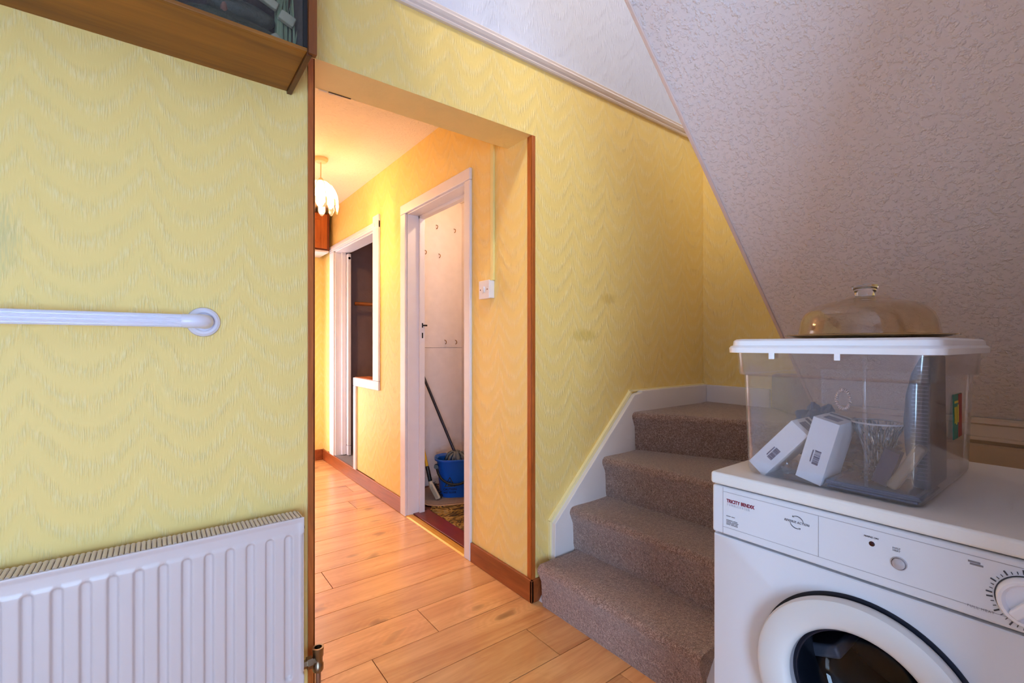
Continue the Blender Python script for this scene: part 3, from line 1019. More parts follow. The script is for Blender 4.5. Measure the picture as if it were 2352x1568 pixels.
def make_step(i, xn, xb, z0, zt, y_lo, y_hi):
    """xn(y): nosing, xb(y): back of the tread; rounded carpet nosing over a riser"""
    bm = B()
    ny = 26
    loops = []
    for j in range(ny + 1):
        y = y_lo + (y_hi - y_lo) * j / ny
        n_, b_ = xn(y), xb(y)
        rr = n_ + 0.026
        wob = 0.0022 * math.sin(23 * y + i * 2.1) + 0.0016 * math.sin(51 * y + i)
        prof = [(b_ + 0.05, z0), (rr + 0.004, z0), (rr - 0.002, z0 + 0.03), (rr - 0.003, z0 + 0.08), (rr - 0.006, zt - 0.075), (rr - 0.014, zt - 0.056)]
        for t in range(9):
            a = PI * 1.15 - (PI * 1.15 - PI / 2) * t / 8
            prof.append((n_ + 0.024 + 0.024 * math.cos(a) + wob, zt - 0.024 + 0.024 * math.sin(a)))
        prof += [(n_ + 0.06, zt + 0.0005), (n_ + 0.12, zt - 0.001), (b_ - 0.02, zt), (b_ + 0.05, zt + 0.004)]
        loops.append([(x, y, z) for x, z in prof])
    loft(bm, loops)
    o = obj('step', bm, M_carpet, st, auto=True)
    return o


n1 = lambda y: 1.288 + 0.0 * (YN - y)
n2 = lambda y: 1.497 + 0.03 * (YN - y)
n3 = lambda y: 1.717 + 0.06 * (YN - y)
n4 = lambda y: 1.940 + 0.43 * (YN - y)
make_step(1, n1, n2, 0.0, ZT[0], YS, 1.512)
make_step(2, n2, n3, ZT[0] - 0.004, ZT[1], YS, YN)
make_step(3, n3, n4, ZT[1] - 0.004, ZT[2], YS, YN)
make_step(4, n4, lambda y: XE - 0.06, ZT[2] - 0.004, ZT[3], YS, YN)
bm = B()
prism_z(bm, [(2.26, YS), (XE, YS + 0.40), (XE, YS - 0.05), (2.26, YS - 0.05)], ZT[3] - 0.005, ZT[4])
obj('step', bm, M_carpet, st, bevel=0.02, seg=4)
# wall string, skirtings, outer string
bm = B()
prism_y(bm, [(1.33, 0.0), (1.405, 0.10), (1.41, 0.325), (1.965, 0.862), (2.03, 0.872), (2.03, 0.2), (1.6, 0.0)], YN - 0.004, YW)
obj('wall_string', bm, M_gloss_white, st, bevel=0.003)
boxo('skirting', 2.028, XE, YN - 0.002, YW, 0.70, 0.880, M_gloss_white, st, bevel=0.004)
boxo('skirting', XE - 0.022, XE, YS + 0.4, YN - 0.002, 0.70, 0.880, M_gloss_white, st, bevel=0.004)
bm = B()
e0, e1 = Vector((1.412, 0, 0.325)), Vector((1.965, 0, 0.864))
dd = (e1 - e0).normalized()
obox(bm, (e0 + e1) / 2 + Vector((-0.006, YW - 0.007, 0.007)), dd, (0, 1, 0), dd.cross(Vector((0, 1, 0))), (e1 - e0).length / 2 + 0.004, 0.008, 0.008)
box(bm, 1.398, 1.411, YW - 0.012, YW, 0.16, 0.33)
box(bm, 1.955, XE, YW - 0.008, YW, 0.876, 0.886)
obj('string_bead', bm, plain('pale_yellow_filler', rgb(246, 232, 176), 0.6), st)
bm = B()
prism_y(bm, [(1.33, 0.0), (1.33, 0.10), (1.50, 0.30), (1.72, 0.50), (1.94, 0.70), (XB, 0.86), (XB, 0.0)], YS - 0.03, YS + 0.002)
obj('outer_string', bm, M_gloss_white, st)

# ================================================================== LEFT WALL THINGS
# ---- radiator
RX0, RX1, RYF, RZ0, RZ1 = -0.66, 0.346, 1.468, 0.10, 0.613
rd = empty('radiator', ((RX0 + RX1) / 2, 1.5, RZ0))
tag(rd, 'white fluted panel radiator with slatted top below the grab rail', 'radiator')
PITCH, CH0, CHW = 0.0484, 0.3035, 0.0088


def sstep(a, b, x):
    t = min(1, max(0, (x - a) / (b - a)))
    return t * t * (3 - 2 * t)


xs = set([RX0, RX1, RX1 - 0.002, RX1 - 0.006, RX1 - 0.013, RX1 - 0.016, RX0 + 0.002])
c = CH0
while c > RX0 + 0.03:
    for d in (-0.017, -0.0135, -0.0115, -0.0095, -0.0075, -0.0055, 0, 0.0055, 0.0075, 0.0095, 0.0115, 0.0135, 0.017):
        xs.add(round(c + d, 5))
    c -= PITCH
xs = sorted(xs)
zs = [RZ0, RZ0 + 0.004, RZ0 + 0.012, RZ0 + 0.02, 0.14, 0.148, 0.152, 0.156, 0.16, 0.165, 0.17, 0.25, 0.35, 0.45, 0.53, 0.545, 0.55, 0.554, 0.558, 0.561, 0.564, 0.567, 0.571, 0.578, 0.592, 0.596, 0.60, 0.604, 0.609, RZ1]


def rad_depth(x, z):
    k = round((CH0 - x) / PITCH)
    dx = x - (CH0 - k * PITCH)
    zt, zb = 0.566, 0.15
    rz = 0.0088
    zz_ = min(max(z, zb + rz), zt - rz)
    dist = math.hypot(dx, z - zz_) if (z > zt - rz or z < zb + rz) else abs(dx)
    groove = 1 - sstep(0.0065, 0.0125, dist)
    body = sstep(0.574, 0.566, z) * sstep(0.140, 0.148, z) * (1 - sstep(RX1 - 0.022, RX1 - 0.014, x))
    rim = sstep(RZ1 - 0.014, RZ1 - 0.006, z) + sstep(RX1 - 0.016, RX1 - 0.008, x)
    return -0.0022 * body + 0.0095 * groove - 0.003 * min(1, rim)


bm = B()
grid = [[bm.verts.new((x, RYF + rad_depth(x, z), z)) for z in zs] for x in xs]
for a, b in zip(grid, grid[1:]):
    for i in range(len(zs) - 1):
        bm.faces.new((a[i], b[i], b[i + 1], a[i + 1]))
obj('front_panel', bm, M_rad, rd, smooth=True, solid=-0.004)
boxo('end_panel', RX1 - 0.004, RX1 + 0.001, RYF + 0.004, 1.545, RZ0 + 0.01, RZ1 - 0.004, M_rad, rd, bevel=0.002)
boxo('rear_panel', RX0, RX1 - 0.004, 1.538, 1.548, RZ0, RZ1 - 0.004, M_rad, rd, bevel=0.003)
fin_me = None
x = RX1 - 0.012
while x > RX0 + 0.01:
    if fin_me is None:
        bm = B()
        prism_y(bm, [(-0.0047, -0.03), (-0.0047, -0.003), (-0.003, -0.0006), (0.0, 0.0), (0.003, -0.0006), (0.0047, -0.003), (0.0047, -0.03)], -0.032, 0.032)
        fo = obj('grille_fin', bm, M_rad, rd, loc=(x, 1.504, RZ1 + 0.001))
        fin_me = fo.data
    else:
        fo = link('grille_fin', fin_me, None, rd, loc=(x, 1.504, RZ1 + 0.001))
    x -= 0.0106
boxo('gap_shade_block', RX0 + 0.005, RX1 - 0.006, RYF + 0.016, 1.538, RZ0 + 0.02, RZ1 - 0.010, plain('fin_gap_shade_grey', rgb(150, 144, 158), 0.6), rd)  # solid filler, its blue-grey colour stands for shade between the fins
# valve
vz, vy, vx = 0.163, 1.488, 0.391
bm = B()
lathe(bm, [(0.0, 0), (0.012, 0), (0.012, 0.012), (0.0175, 0.012), (0.0175, 0.028), (0.012, 0.028), (0.012, 0.05), (0.0, 0.05)], (RX1, vy, vz), 'x', 6)
vv = obj('valve_tail', bm, M_chrome, rd, auto=True)
bm = B()
lathe(bm, [(0.0, -0.034), (0.013, -0.034), (0.0155, -0.03), (0.0155, -0.014), (0.013, -0.01), (0.013, 0.008), (0.0155, 0.012), (0.0155, 0.028), (0.0165, 0.03), (0.0165, 0.038), (0.011, 0.038), (0.010, 0.022), (0.0, 0.022)], (vx, vy, vz), 'z', 28)
obj('valve_body', bm, M_chrome, rd, auto=True)
bm = B()
tube(bm, [(vx, vy, vz - 0.034), (vx, vy, 0.0)], 0.0078, 16)
obj('supply_pipe', bm, M_copper, rd, auto=True)
bm = B()
tube(bm, [(RX1, 1.5, 0.572), (RX1 + 0.008, 1.5, 0.572)], 0.006, 10)
obj('bleed_plug', bm, M_black, rd, auto=True)

# ---- grab rail
gr = empty('grab_rail', (0.103, YW, 1.184))
tag(gr, 'white ribbed plastic grab rail mounted on the yellow wall above the radiator', 'grab rail')
GY, GZ, GX = YW - 0.062, 1.184, 0.108
M_grab = plain('lilac_white_plastic', rgb(226, 224, 238), 0.28)
bm = B()
n = 72
loops = []
for xx in (-1.15, 0.062):
    loops.append([(xx, GY + (0.0165 + (0.0007 if (k % 3) else -0.0005)) * math.cos(2 * PI * k / n), GZ + (0.0165 + (0.0007 if (k % 3) else -0.0005)) * math.sin(2 * PI * k / n)) for k in range(n)])
loft(bm, loops)
obj('ribbed_bar', bm, M_grab, gr)
bm = B()
el = [(0.050, GY, GZ), (0.054, GY, GZ), (0.075, GY, GZ)] + arc((0.079, GY + 0.028, GZ), (0, -1, 0), (1, 0, 0), 0.028, 0.05, PI / 2, 9) + [(0.107, YW - 0.006, GZ)]
tube(bm, el, [0.0165, 0.0183, 0.0186] + [0.019] * 10 + [0.0205], 28)
obj('elbow', bm, M_grab, gr, auto=True)
bm = B()
lathe(bm, [(0.0, 0.0), (0.040, 0.0), (0.0412, -0.004), (0.039, -0.011), (0.033, -0.0155), (0.027, -0.0155), (0.024, -0.012), (0.02, -0.012), (0.0, -0.012)], (0.104, YW, GZ), 'y', 48)
obj('wall_flange', bm, M_grab, gr, auto=True)

# ---- glass-fronted display case above
dc = empty('display_case', (-0.3, 1.45, 1.903))
tag(dc, 'wooden glass-fronted display case with dark natural scene high on the left wall', 'display case')
KX0, KX1, KY, KZ = -0.95, 0.333, 1.325, 1.903
boxo('base_board', KX0, KX1 - 0.014, KY + 0.008, YW, KZ, KZ + 0.010, M_wood_case, dc, bevel=0.0015)
boxo('end_panel', KX1 - 0.014, KX1, KY, YW, KZ - 0.008, 2.37, wood('dark_teak_end', rgb(60, 28, 8), rgb(104, 56, 20), 'z', 1.0, 0.4), dc, bevel=0.0015)
boxo('front_rail', KX0, KX1 - 0.012, KY - 0.001, KY + 0.014, KZ + 0.0005, KZ + 0.011, M_wood_case, dc, bevel=0.002)
boxo('front_stile', KX1 - 0.011, KX1 + 0.011, KY - 0.008, KY + 0.012, KZ - 0.004, 2.37, wood('stile_teak', rgb(84, 38, 8), rgb(132, 70, 20), 'z', 1.0, 0.5), dc, bevel=0.002)
boxo('front_stile', KX1 - 0.022, KX1 - 0.012, KY - 0.001, KY + 0.010, KZ + 0.0115, 2.37, M_dark, dc, bevel=0.001)
boxo('back_panel', KX0, KX1 - 0.014, YW - 0.012, YW, KZ + 0.0105, 2.37, plain('dark_umber_backdrop', rgb(52, 38, 34), 0.8, vary=0.4), dc)
boxo('inner_side', KX1 - 0.02, KX1 - 0.014, KY + 0.012, YW - 0.012, KZ + 0.0105, 2.37, plain('grey_backdrop', rgb(96, 88, 82), 0.7), dc)
boxo('glass_pane', KX0, KX1 - 0.016, KY + 0.004, KY + 0.007, KZ + 0.010, 2.37, clear_plastic('case_glass', (0.92, 0.92, 0.92, 1), 0.01, 0.03, 0.0), dc)
M_moss = plain('dark_moss', rgb(58, 64, 46), 0.9, bump=(60, 0.9), vary=0.5)
M_stone = plain('pale_stone', rgb(168, 164, 140), 0.8, bump=(50, 0.6), vary=0.3)
M_grassp = plain('pale_dried_grass', rgb(132, 146, 112), 0.8, vary=0.3)
M_fungus = plain('pinkish_brown_coral', rgb(136, 92, 74), 0.8, vary=0.3)


def blob(name, c, r, mat, seed, amp=0.25, sub=3):
    bm = B()
    bmesh.ops.create_icosphere(bm, subdivisions=sub, radius=1.0)
    rs = random.Random(seed)
    ph = [rs.uniform(0, 6) for _ in range(9)]
    for v in bm.verts:
        d = v.co.copy()
        k = 1 + amp * (math.sin(3.1 * d.x + ph[0]) * math.sin(2.7 * d.y + ph[1]) + 0.5 * math.sin(6.3 * d.z + ph[2]) * math.sin(5.1 * d.x + ph[3]) + 0.3 * math.sin(9 * d.y + ph[4]))
        v.co = Vector((c[0] + r[0] * d.x * k, c[1] + r[1] * d.y * k, max(KZ + 0.0105, c[2] + r[2] * d.z * k)))
    return obj(name, bm, mat, dc, smooth=True)


blob('moss_mound', (-0.10, 1.44, 1.945), (0.20, 0.08, 0.045), M_moss, 3)
blob('moss_mound', (0.16, 1.43, 1.94), (0.12, 0.07, 0.04), M_moss, 5)
blob('dark_bird', (0.18, 1.42, 2.0), (0.075, 0.035, 0.028), plain('teal_black_plumage', rgb(58, 64, 54), 0.6, bump=(90, 0.8), vary=0.5), 8, 0.12)
blob('stone', (0.262, 1.40, 1.935), (0.030, 0.03, 0.02), M_stone, 11)
for (sx, sz, rx, rz_, s) in ((0.235, 2.045, 0.028, 0.011, 13), (0.285, 2.015, 0.02, 0.014, 15)):
    bm = B()
    aa = R(-20)
    obox(bm, (sx, 1.395, sz), (math.cos(aa), 0, math.sin(aa)), (0, 1, 0), (-math.sin(aa), 0, math.cos(aa)), rx, 0.008, rz_)
    obj('stone', bm, M_stone, dc, bevel=0.004)
for i in range(34):
    rs = random.Random(i)
    bx_, by_ = rs.uniform(0.262, 0.306), rs.uniform(1.40, 1.46)
    hgt = rs.uniform(0.12, 0.36)
    lx = rs.uniform(-0.02, 0.02)
    bm = B()
    w_ = 0.0032
    pts = [(bx_ + lx * t * t, by_, KZ + 0.0105 + hgt * t) for t in (0, 0.35, 0.7, 1.0)]
    rows = [(bm.verts.new((p_[0] - w_ * (1 - 0.8 * k / 3), p_[1], p_[2])), bm.verts.new((p_[0] + w_ * (1 - 0.8 * k / 3), p_[1], p_[2]))) for k, p_ in enumerate(pts)]
    for r0, r1 in zip(rows, rows[1:]):
        bm.faces.new((r0[0], r0[1], r1[1], r1[0]))
    obj('grass_blade', bm, M_grassp, dc, solid=0.0008)
for (fx, tops) in ((0.135, (-0.02, 0.01, 0.03)), (0.20, (-0.015, 0.02))):
    bm = B()
    if fx < 0.15:
        tube(bm, [(fx, 1.40, 1.92), (fx + 0.004, 1.40, 2.04), (fx, 1.40, 2.11)], [0.009, 0.008, 0.007], 10)
    for t in tops:
        for k in range(5):
            a = k * 1.3
            tube(bm, [(fx + t * 0.3, 1.40, 2.07), (fx + t, 1.40 - 0.01 * math.sin(a), 2.11), (fx + t * 1.6 + 0.015 * math.cos(a), 1.40 - 0.02 * math.sin(a), 2.15 + 0.01 * k)], [0.006, 0.009, 0.003], 7)
    obj('coral_branch', bm, M_fungus, dc, smooth=True)

# ================================================================== TUMBLE DRYER
td = empty('tumble_dryer', (1.23, 0.24, 0))
tag(td, 'white tumble dryer with round dark glass door beside the stairs', 'tumble dryer')
TX, TXB, TY0, TY1 = 0.953, 1.50, -0.058, 0.538
DCY, DCZ, DR = 0.272, 0.522, 0.162
boxo('cabinet', TX + 0.012, TXB, TY0, TY1, 0.03, 0.822, M_appliance, td, bevel=0.006) if False else None
bm = B()   # open-fronted cabinet shell
box(bm, TX + 0.012, TXB, TY1 - 0.004, TY1, 0.02, 0.822)
box(bm, TX + 0.012, TXB, TY0, TY0 + 0.004, 0.02, 0.822)
box(bm, TXB - 0.004, TXB, TY0, TY1, 0.02, 0.822)
box(bm, TX + 0.012, TXB, TY0, TY1, 0.02, 0.024)
obj('cabinet', bm, M_appliance, td)
# front panel with the round aperture
bm = B()
NS = 96
cc = (0.5 * (0.02 + 0.716))
outer, inner, back = [], [], []
for i in range(NS):
    a = 2 * PI * i / NS
    dy_, dz_ = math.cos(a), math.sin(a)
    ts = []
    if dy_ > 1e-6: ts.append((TY1 - DCY) / dy_)
    if dy_ < -1e-6: ts.append((TY0 - DCY) / dy_)
    if dz_ > 1e-6: ts.append((0.716 - DCZ) / dz_)
    if dz_ < -1e-6: ts.append((0.02 - DCZ) / dz_)
    t = min(ts)
    outer.append((DCY + dy_ * t, DCZ + dz_ * t))
    inner.append((DCY + dy_ * 0.118, DCZ + dz_ * 0.118))
for (yy, zz_) in ((TY1, 0.716), (TY0, 0.716), (TY1, 0.02), (TY0, 0.02)):
    k = min(range(NS), key=lambda q: (outer[q][0] - yy) ** 2 + (outer[q][1] - zz_) ** 2)
    outer[k] = (yy, zz_)
XF = TX + 0.004
loops = [[(XF + 0.03, y, z) for y, z in outer], [(XF + 0.006, y, z) for y, z in outer], [(XF + 0.0015, DCY + (y - DCY) * 0.996, DCZ + (z - DCZ) * 0.996) for y, z in outer], [(XF, DCY + (y - DCY) * 0.985, DCZ + (z - DCZ) * 0.985) for y, z in outer], [(XF, y, z) for y, z in inner], [(XF + 0.03, y, z) for y, z in inner]]
loft(bm, loops, False)
obj('front_panel', bm, M_appliance, td, auto=True)
bm = B()
box(bm, TX - 0.006, TXB + 0.004, TY0 - 0.002, TY1 + 0.002, 0.8245, 0.85)
obj('worktop', bm, M_appliance_top, td, bevel=0.006, seg=3)
cp = boxo('control_panel', TX, TX + 0.03, TY0, TY1 + 0.001, 0.7205, 0.8215, M_appliance, td, bevel=0.005, seg=3)
# fine grooves on the control panel
bm = B()
gx0, gx1 = TX - 0.0004, TX + 0.001
box(bm, gx0, gx1, TY0, 0.515, 0.8105, 0.8114)
box(bm, gx0, gx1, TY0, 0.515, 0.7365, 0.7373)
box(bm, gx0, gx1, 0.5142, 0.515, 0.722, 0.819)
box(bm, gx0, gx1, 0.3352, 0.336, 0.7373, 0.8105)
obj('panel_groove', bm, M_grey_line, cp)
M_red = plain('dark_red_print', rgb(130, 18, 52), 0.5)
M_pale = plain('pale_grey_print', rgb(186, 182, 190), 0.5)
M_ink = plain('dark_grey_print', rgb(60, 58, 66), 0.5)
M_inkm = plain('mid_grey_print', rgb(125, 120, 125), 0.5)
RT, UPV = (0, -1, 0), (0, 0, 1)
PX = TX - 0.0006
text('lettering', 'TRICITY BENDIX', 0.0098, (PX, 0.5065, 0.7905), RT, UPV, M_red, cp, offset=0.0003, squash=0.78)
text('lettering', 'TUMBLEDRYER', 0.0062, (PX, 0.5062, 0.784), RT, UPV, M_pale, cp, spacing=1.45, squash=0.86)
bm = B()
for (y0, y1, zz_) in ((0.507, 0.498, 0.761), (0.496, 0.489, 0.761), (0.507, 0.494, 0.7525), (0.492, 0.484, 0.7525), (0.507, 0.497, 0.7495), (0.495, 0.482, 0.7495), (0.507, 0.490, 0.7465), (0.488, 0.4835, 0.7465), (0.507, 0.499, 0.7437), (0.497, 0.483, 0.7437)):
    box(bm, PX - 0.0002, PX + 0.001, y1, y0, zz_, zz_ + 0.0014)
obj('fine_print', bm, M_inkm, cp)
text('lettering', 'REVERSE ACTION', 0.0062, (PX, 0.3935, 0.786), RT, UPV, M_ink, cp, shear=0.25, spacing=1.12, squash=0.80)
bm = B()
for (t0, t1) in ((0.1, 2.3), (3.3, 5.3)):
    pts = arc((PX, 0.3715, 0.788), (0, -1, 0), (0, 0, 1), 0.0115, t0, t1, 14)
    tube(bm, pts, [0.0002 + 0.0005 * math.sin(PI * k / 14) for k in range(15)], 6)
    e = pts[-1]
    tg = (pts[-1] - pts[-2]).normalized()
    for s in (0.6, -0.6):
        w_ = Vector((0, tg.y * math.cos(s) - tg.z * math.sin(s), tg.y * math.sin(s) + tg.z * math.cos(s)))
        tube(bm, [e, e - w_ * 0.0032], 0.0003, 5)
obj('arrow_mark', bm, M_ink, cp)
text('lettering', 'MAINS ON', 0.0042, (PX, 0.2575, 0.7965), RT, UPV, M_ink, cp, align='CENTER', shear=0.15)
bm = B()
lathe(bm, [(0.0, -0.0008), (0.0032, -0.0008), (0.0042, -0.0002), (0.0042, 0.002), (0.0, 0.002)], (TX, 0.2565, 0.787), 'x', 24)
obj('indicator', bm, plain('dark_red_lens', rgb(48, 4, 10), 0.2), cp, auto=True)
text('lettering', 'HALF', 0.0042, (PX, 0.2235, 0.7895), RT, UPV, M_inkm, cp, align='CENTER')
text('lettering', 'HEAT', 0.0042, (PX, 0.2235, 0.7855), RT, UPV, M_inkm, cp, align='CENTER')
bm = B()
lathe(bm, [(0.0108, 0.0005), (0.0108, -0.0012), (0.0096, -0.0016), (0.0092, 0.0), (0.0085, -0.0018), (0.0082, -0.0045), (0.006, -0.0058), (0.0, -0.0062)], (TX, 0.2205, 0.7675), 'x', 32)
obj('push_button', bm, plain('grey_button', rgb(176, 168, 172), 0.3), cp, auto=True)
# timer knob
KYc, KZc = 0.078, 0.766
kn = empty('timer_knob', (TX, KYc, KZc))
kn.parent = td
kn.matrix_parent_inverse = Matrix.Translation(td.location).inverted()
bm = B()
lathe(bm, [(0.0335, 0.001), (0.0335, -0.002), (0.032, -0.012), (0.030, -0.0145), (0.0265, -0.0145), (0.0245, -0.010), (0.023, -0.008), (0.0, -0.008)], (TX, KYc, KZc), 'x', 48)
obj('dial', bm, M_plastic_white, kn, auto=True)
bm = B()
ka = R(128)
obox(bm, (TX - 0.013, KYc, KZc), (0, math.cos(ka), math.sin(ka)), (1, 0, 0), (0, -math.sin(ka), math.cos(ka)), 0.0245, 0.008, 0.0062)
obj('grip', bm, M_plastic_white, kn, bevel=0.003, seg=3)
bm = B()
for k in range(40):
    a = 2 * PI * k / 40
    r0, r1 = (0.037, 0.0405) if k % 3 else (0.037, 0.0435)
    wdt = 0.0004 if k % 3 else 0.0009
    dv = Vector((0, math.cos(a), math.sin(a)))
    obox(bm, Vector((PX, KYc, KZc)) + dv * ((r0 + r1) / 2), dv, (1, 0, 0), dv.cross(Vector((1, 0, 0))), (r1 - r0) / 2, 0.0004, wdt)
obj('dial_marks', bm, M_ink, cp)
bm = B()
lathe(bm, [(0.0338, -0.0008), (0.0352, -0.0008), (0.0352, 0.001), (0.0338, 0.001)], (TX, KYc, KZc), 'x', 48, close=False)
obj('dial_ring', bm, M_ink, cp)
bm = B()
for (y0, y1, zz_) in ((0.140, 0.127, 0.801), (0.138, 0.124, 0.7975)):
    box(bm, PX - 0.0002, PX + 0.001, y1, y0, zz_, zz_ + 0.0024)
obj('fine_print', bm, M_inkm, cp)
text('lettering', 'FULL HEAT', 0.0048, (PX, 0.141, 0.735), RT, UPV, M_inkm, cp, spacing=1.25)
# door
dr = empty('door', (TX, DCY, DCZ))
dr.parent = td
dr.matrix_parent_inverse = Matrix.Translation(td.location).inverted()
XD = TX - 0.030
bm = B()
lathe(bm, [(DR - 0.004, 0.030), (DR - 0.001, 0.022), (DR, 0.012), (DR - 0.003, 0.004), (DR - 0.011, 0.0), (0.127, 0.0025), (0.118, 0.005), (0.112, 0.009), (0.108, 0.016), (0.107, 0.034)], (XD, DCY, DCZ), 'x', 96, close=False)
obj('door_ring', bm, plain('grey_white_door_plastic', rgb(206, 202, 200), 0.3), dr, auto=True)
bm = B()
lathe(bm, [(0.10, 0.004), (DR + 0.003, 0.004), (DR + 0.003, -0.0005), (0.10, -0.0005)], (XF - 0.001, DCY, DCZ), 'x', 96, close=False)
obj('door_seal', bm, plain('navy_black_rubber', rgb(14, 20, 38), 0.45), dr, auto=True)
g = G('smoked_door_glass')
tp = g.n('BsdfTransparent', {0: (0.72, 0.72, 0.76, 1)}).outputs[0]
gl = g.n('BsdfGlossy', {0: (1, 1, 1, 1), 'Roughness': 0.03}).outputs[0]
fa = g.n('LayerWeight', {0: 0.5}).outputs['Facing']
fr = g.math('MULTIPLY_ADD', g.math('POWER', fa, 4.0), 0.4, 0.025, clamp=True)
M_smoke = g.done(g.n('MixShader', {0: fr, 1: tp, 2: gl}).outputs[0])
bm = B()
lathe(bm, [(0.1075, 0.018), (0.102, 0.03), (0.096, 0.06), (0.085, 0.085), (0.055, 0.10), (0.0, 0.104)], (XD, DCY, DCZ), 'x', 64, close=False)
obj('glass_bowl', bm, M_smoke, dr, smooth=True)
bm = B()
lathe(bm, [(0.104, 0.036), (0.106, 0.10), (0.113, 0.14), (0.20, 0.16), (0.20, 0.44), (0.0, 0.45)], (XD, DCY, DCZ - 0.0), 'x', 64, close=False)
drum = obj('drum', bm, plain('dark_steel_drum', rgb(34, 38, 48), 0.3), td, auto=True)
for k in range(3):
    a = R(100 + 120 * k)
    dv = Vector((0, math.cos(a), math.sin(a)))
    tv = Vector((0, -math.sin(a), math.cos(a)))
    bm = B()
    c0 = Vector((XD + 0.30, DCY, DCZ)) + dv * 0.145
    obox(bm, c0, (1, 0, 0), dv, tv, 0.12, 0.06, 0.014)
    obj('drum_paddle', bm, plain('grey_drum_paddle', rgb(112, 116, 128), 0.3), drum, bevel=0.008)

# ================================================================== PLASTIC STORAGE BOX
sb = empty('storage_box', (1.185, 0.345, 0.85))
tag(sb, 'clear plastic storage box with white lid standing on the tumble dryer', 'storage box')
BXc, BYc = 1.183, 0.343
M_clear = clear_plastic('clear_polypropylene', (0.94, 0.94, 0.96, 1), 0.075, 0.14, 0.45)
bm = B()
spec = [(0.852, 0.186, 0.138, 0.018), (0.854, 0.190, 0.142, 0.022), (0.862, 0.193, 0.145, 0.024), (1.056, 0.199, 0.152, 0.026), (1.058, 0.2055, 0.1585, 0.028), (1.064, 0.207, 0.160, 0.028), (1.106, 0.209, 0.163, 0.028), (1.108, 0.214, 0.168, 0.03), (1.110, 0.215, 0.169, 0.03)]
loops = [rrect(BXc, BYc, hx, hy, r, z) for z, hx, hy, r in spec]
rows = [[bm.verts.new(p) for p in lp] for lp in loops]
nn_ = len(rows[0])
for a, b in zip(rows, rows[1:]):
    for i in range(nn_):
        bm.faces.new((a[i], a[(i + 1) % nn_], b[(i + 1) % nn_], b[i]))
bm.faces.new(rows[0][::-1])
obj('tub', bm, M_clear, sb, auto=True, solid=0.0022)
bm = B()
M_lid = plain('white_lid_plastic', rgb(244, 244, 248), 0.3)
spec = [(1.104, 0.2185, 0.1715, 0.03), (1.104, 0.2215, 0.1745, 0.032), (1.114, 0.2225, 0.1755, 0.033), (1.117, 0.2205, 0.1735, 0.033), (1.119, 0.2165, 0.1695, 0.031), (1.128, 0.2155, 0.1685, 0.03), (1.1315, 0.211, 0.164, 0.028), (1.1325, 0.205, 0.158, 0.026), (1.1295, 0.195, 0.148, 0.022), (1.1295, 0.10, 0.07, 0.02)]
loft(bm, [rrect(BXc, BYc, hx, hy, r, z) for z, hx, hy, r in spec])
ld_ = obj('lid', bm, M_lid, sb, auto=True)
for (y0, y1) in ((0.427, 0.417), (0.315, 0.306)):
    boxo('lid_peg', BXc - 0.2205, BXc - 0.2165, y1, y0, 1.092, 1.106, M_lid, ld_, bevel=0.001)
# moulded ribs down the front of the tub
bm = B()
tube(bm, [(BXc - 0.198, 0.2755, 1.10), (BXc - 0.1975, 0.2755, 1.05), (BXc - 0.192, 0.275, 0.872)], 0.0032, 10)
obj('moulded_rib', bm, M_clear, sb, smooth=True)
# sticker on the right end
stk = boxo('sticker', 1.165, 1.235, BYc - 0.1525, BYc - 0.1515, 0.945, 1.028, plain('teal_sticker', rgb(20, 120, 100), 0.4), sb)
boxo('sticker_band', 1.205, 1.2355, BYc - 0.1530, BYc - 0.1524, 0.946, 1.027, plain('red_sticker', rgb(150, 30, 34), 0.4), stk)
bm = B()
for (x0, x1, z0, z1) in ((1.171, 1.178, 0.975, 1.005), (1.184, 1.191, 0.972, 1.005), (1.197, 1.204, 0.975, 1.008), (1.170, 1.199, 1.012, 1.016)):
    box(bm, x0, x1, BYc - 0.1536, BYc - 0.1530, z0, z1)
obj('sticker_print', bm, plain('yellow_print', rgb(225, 190, 60), 0.5), stk)

# ---- contents
M_card = plain('white_card', rgb(240, 238, 240), 0.6)
BF = 0.8555


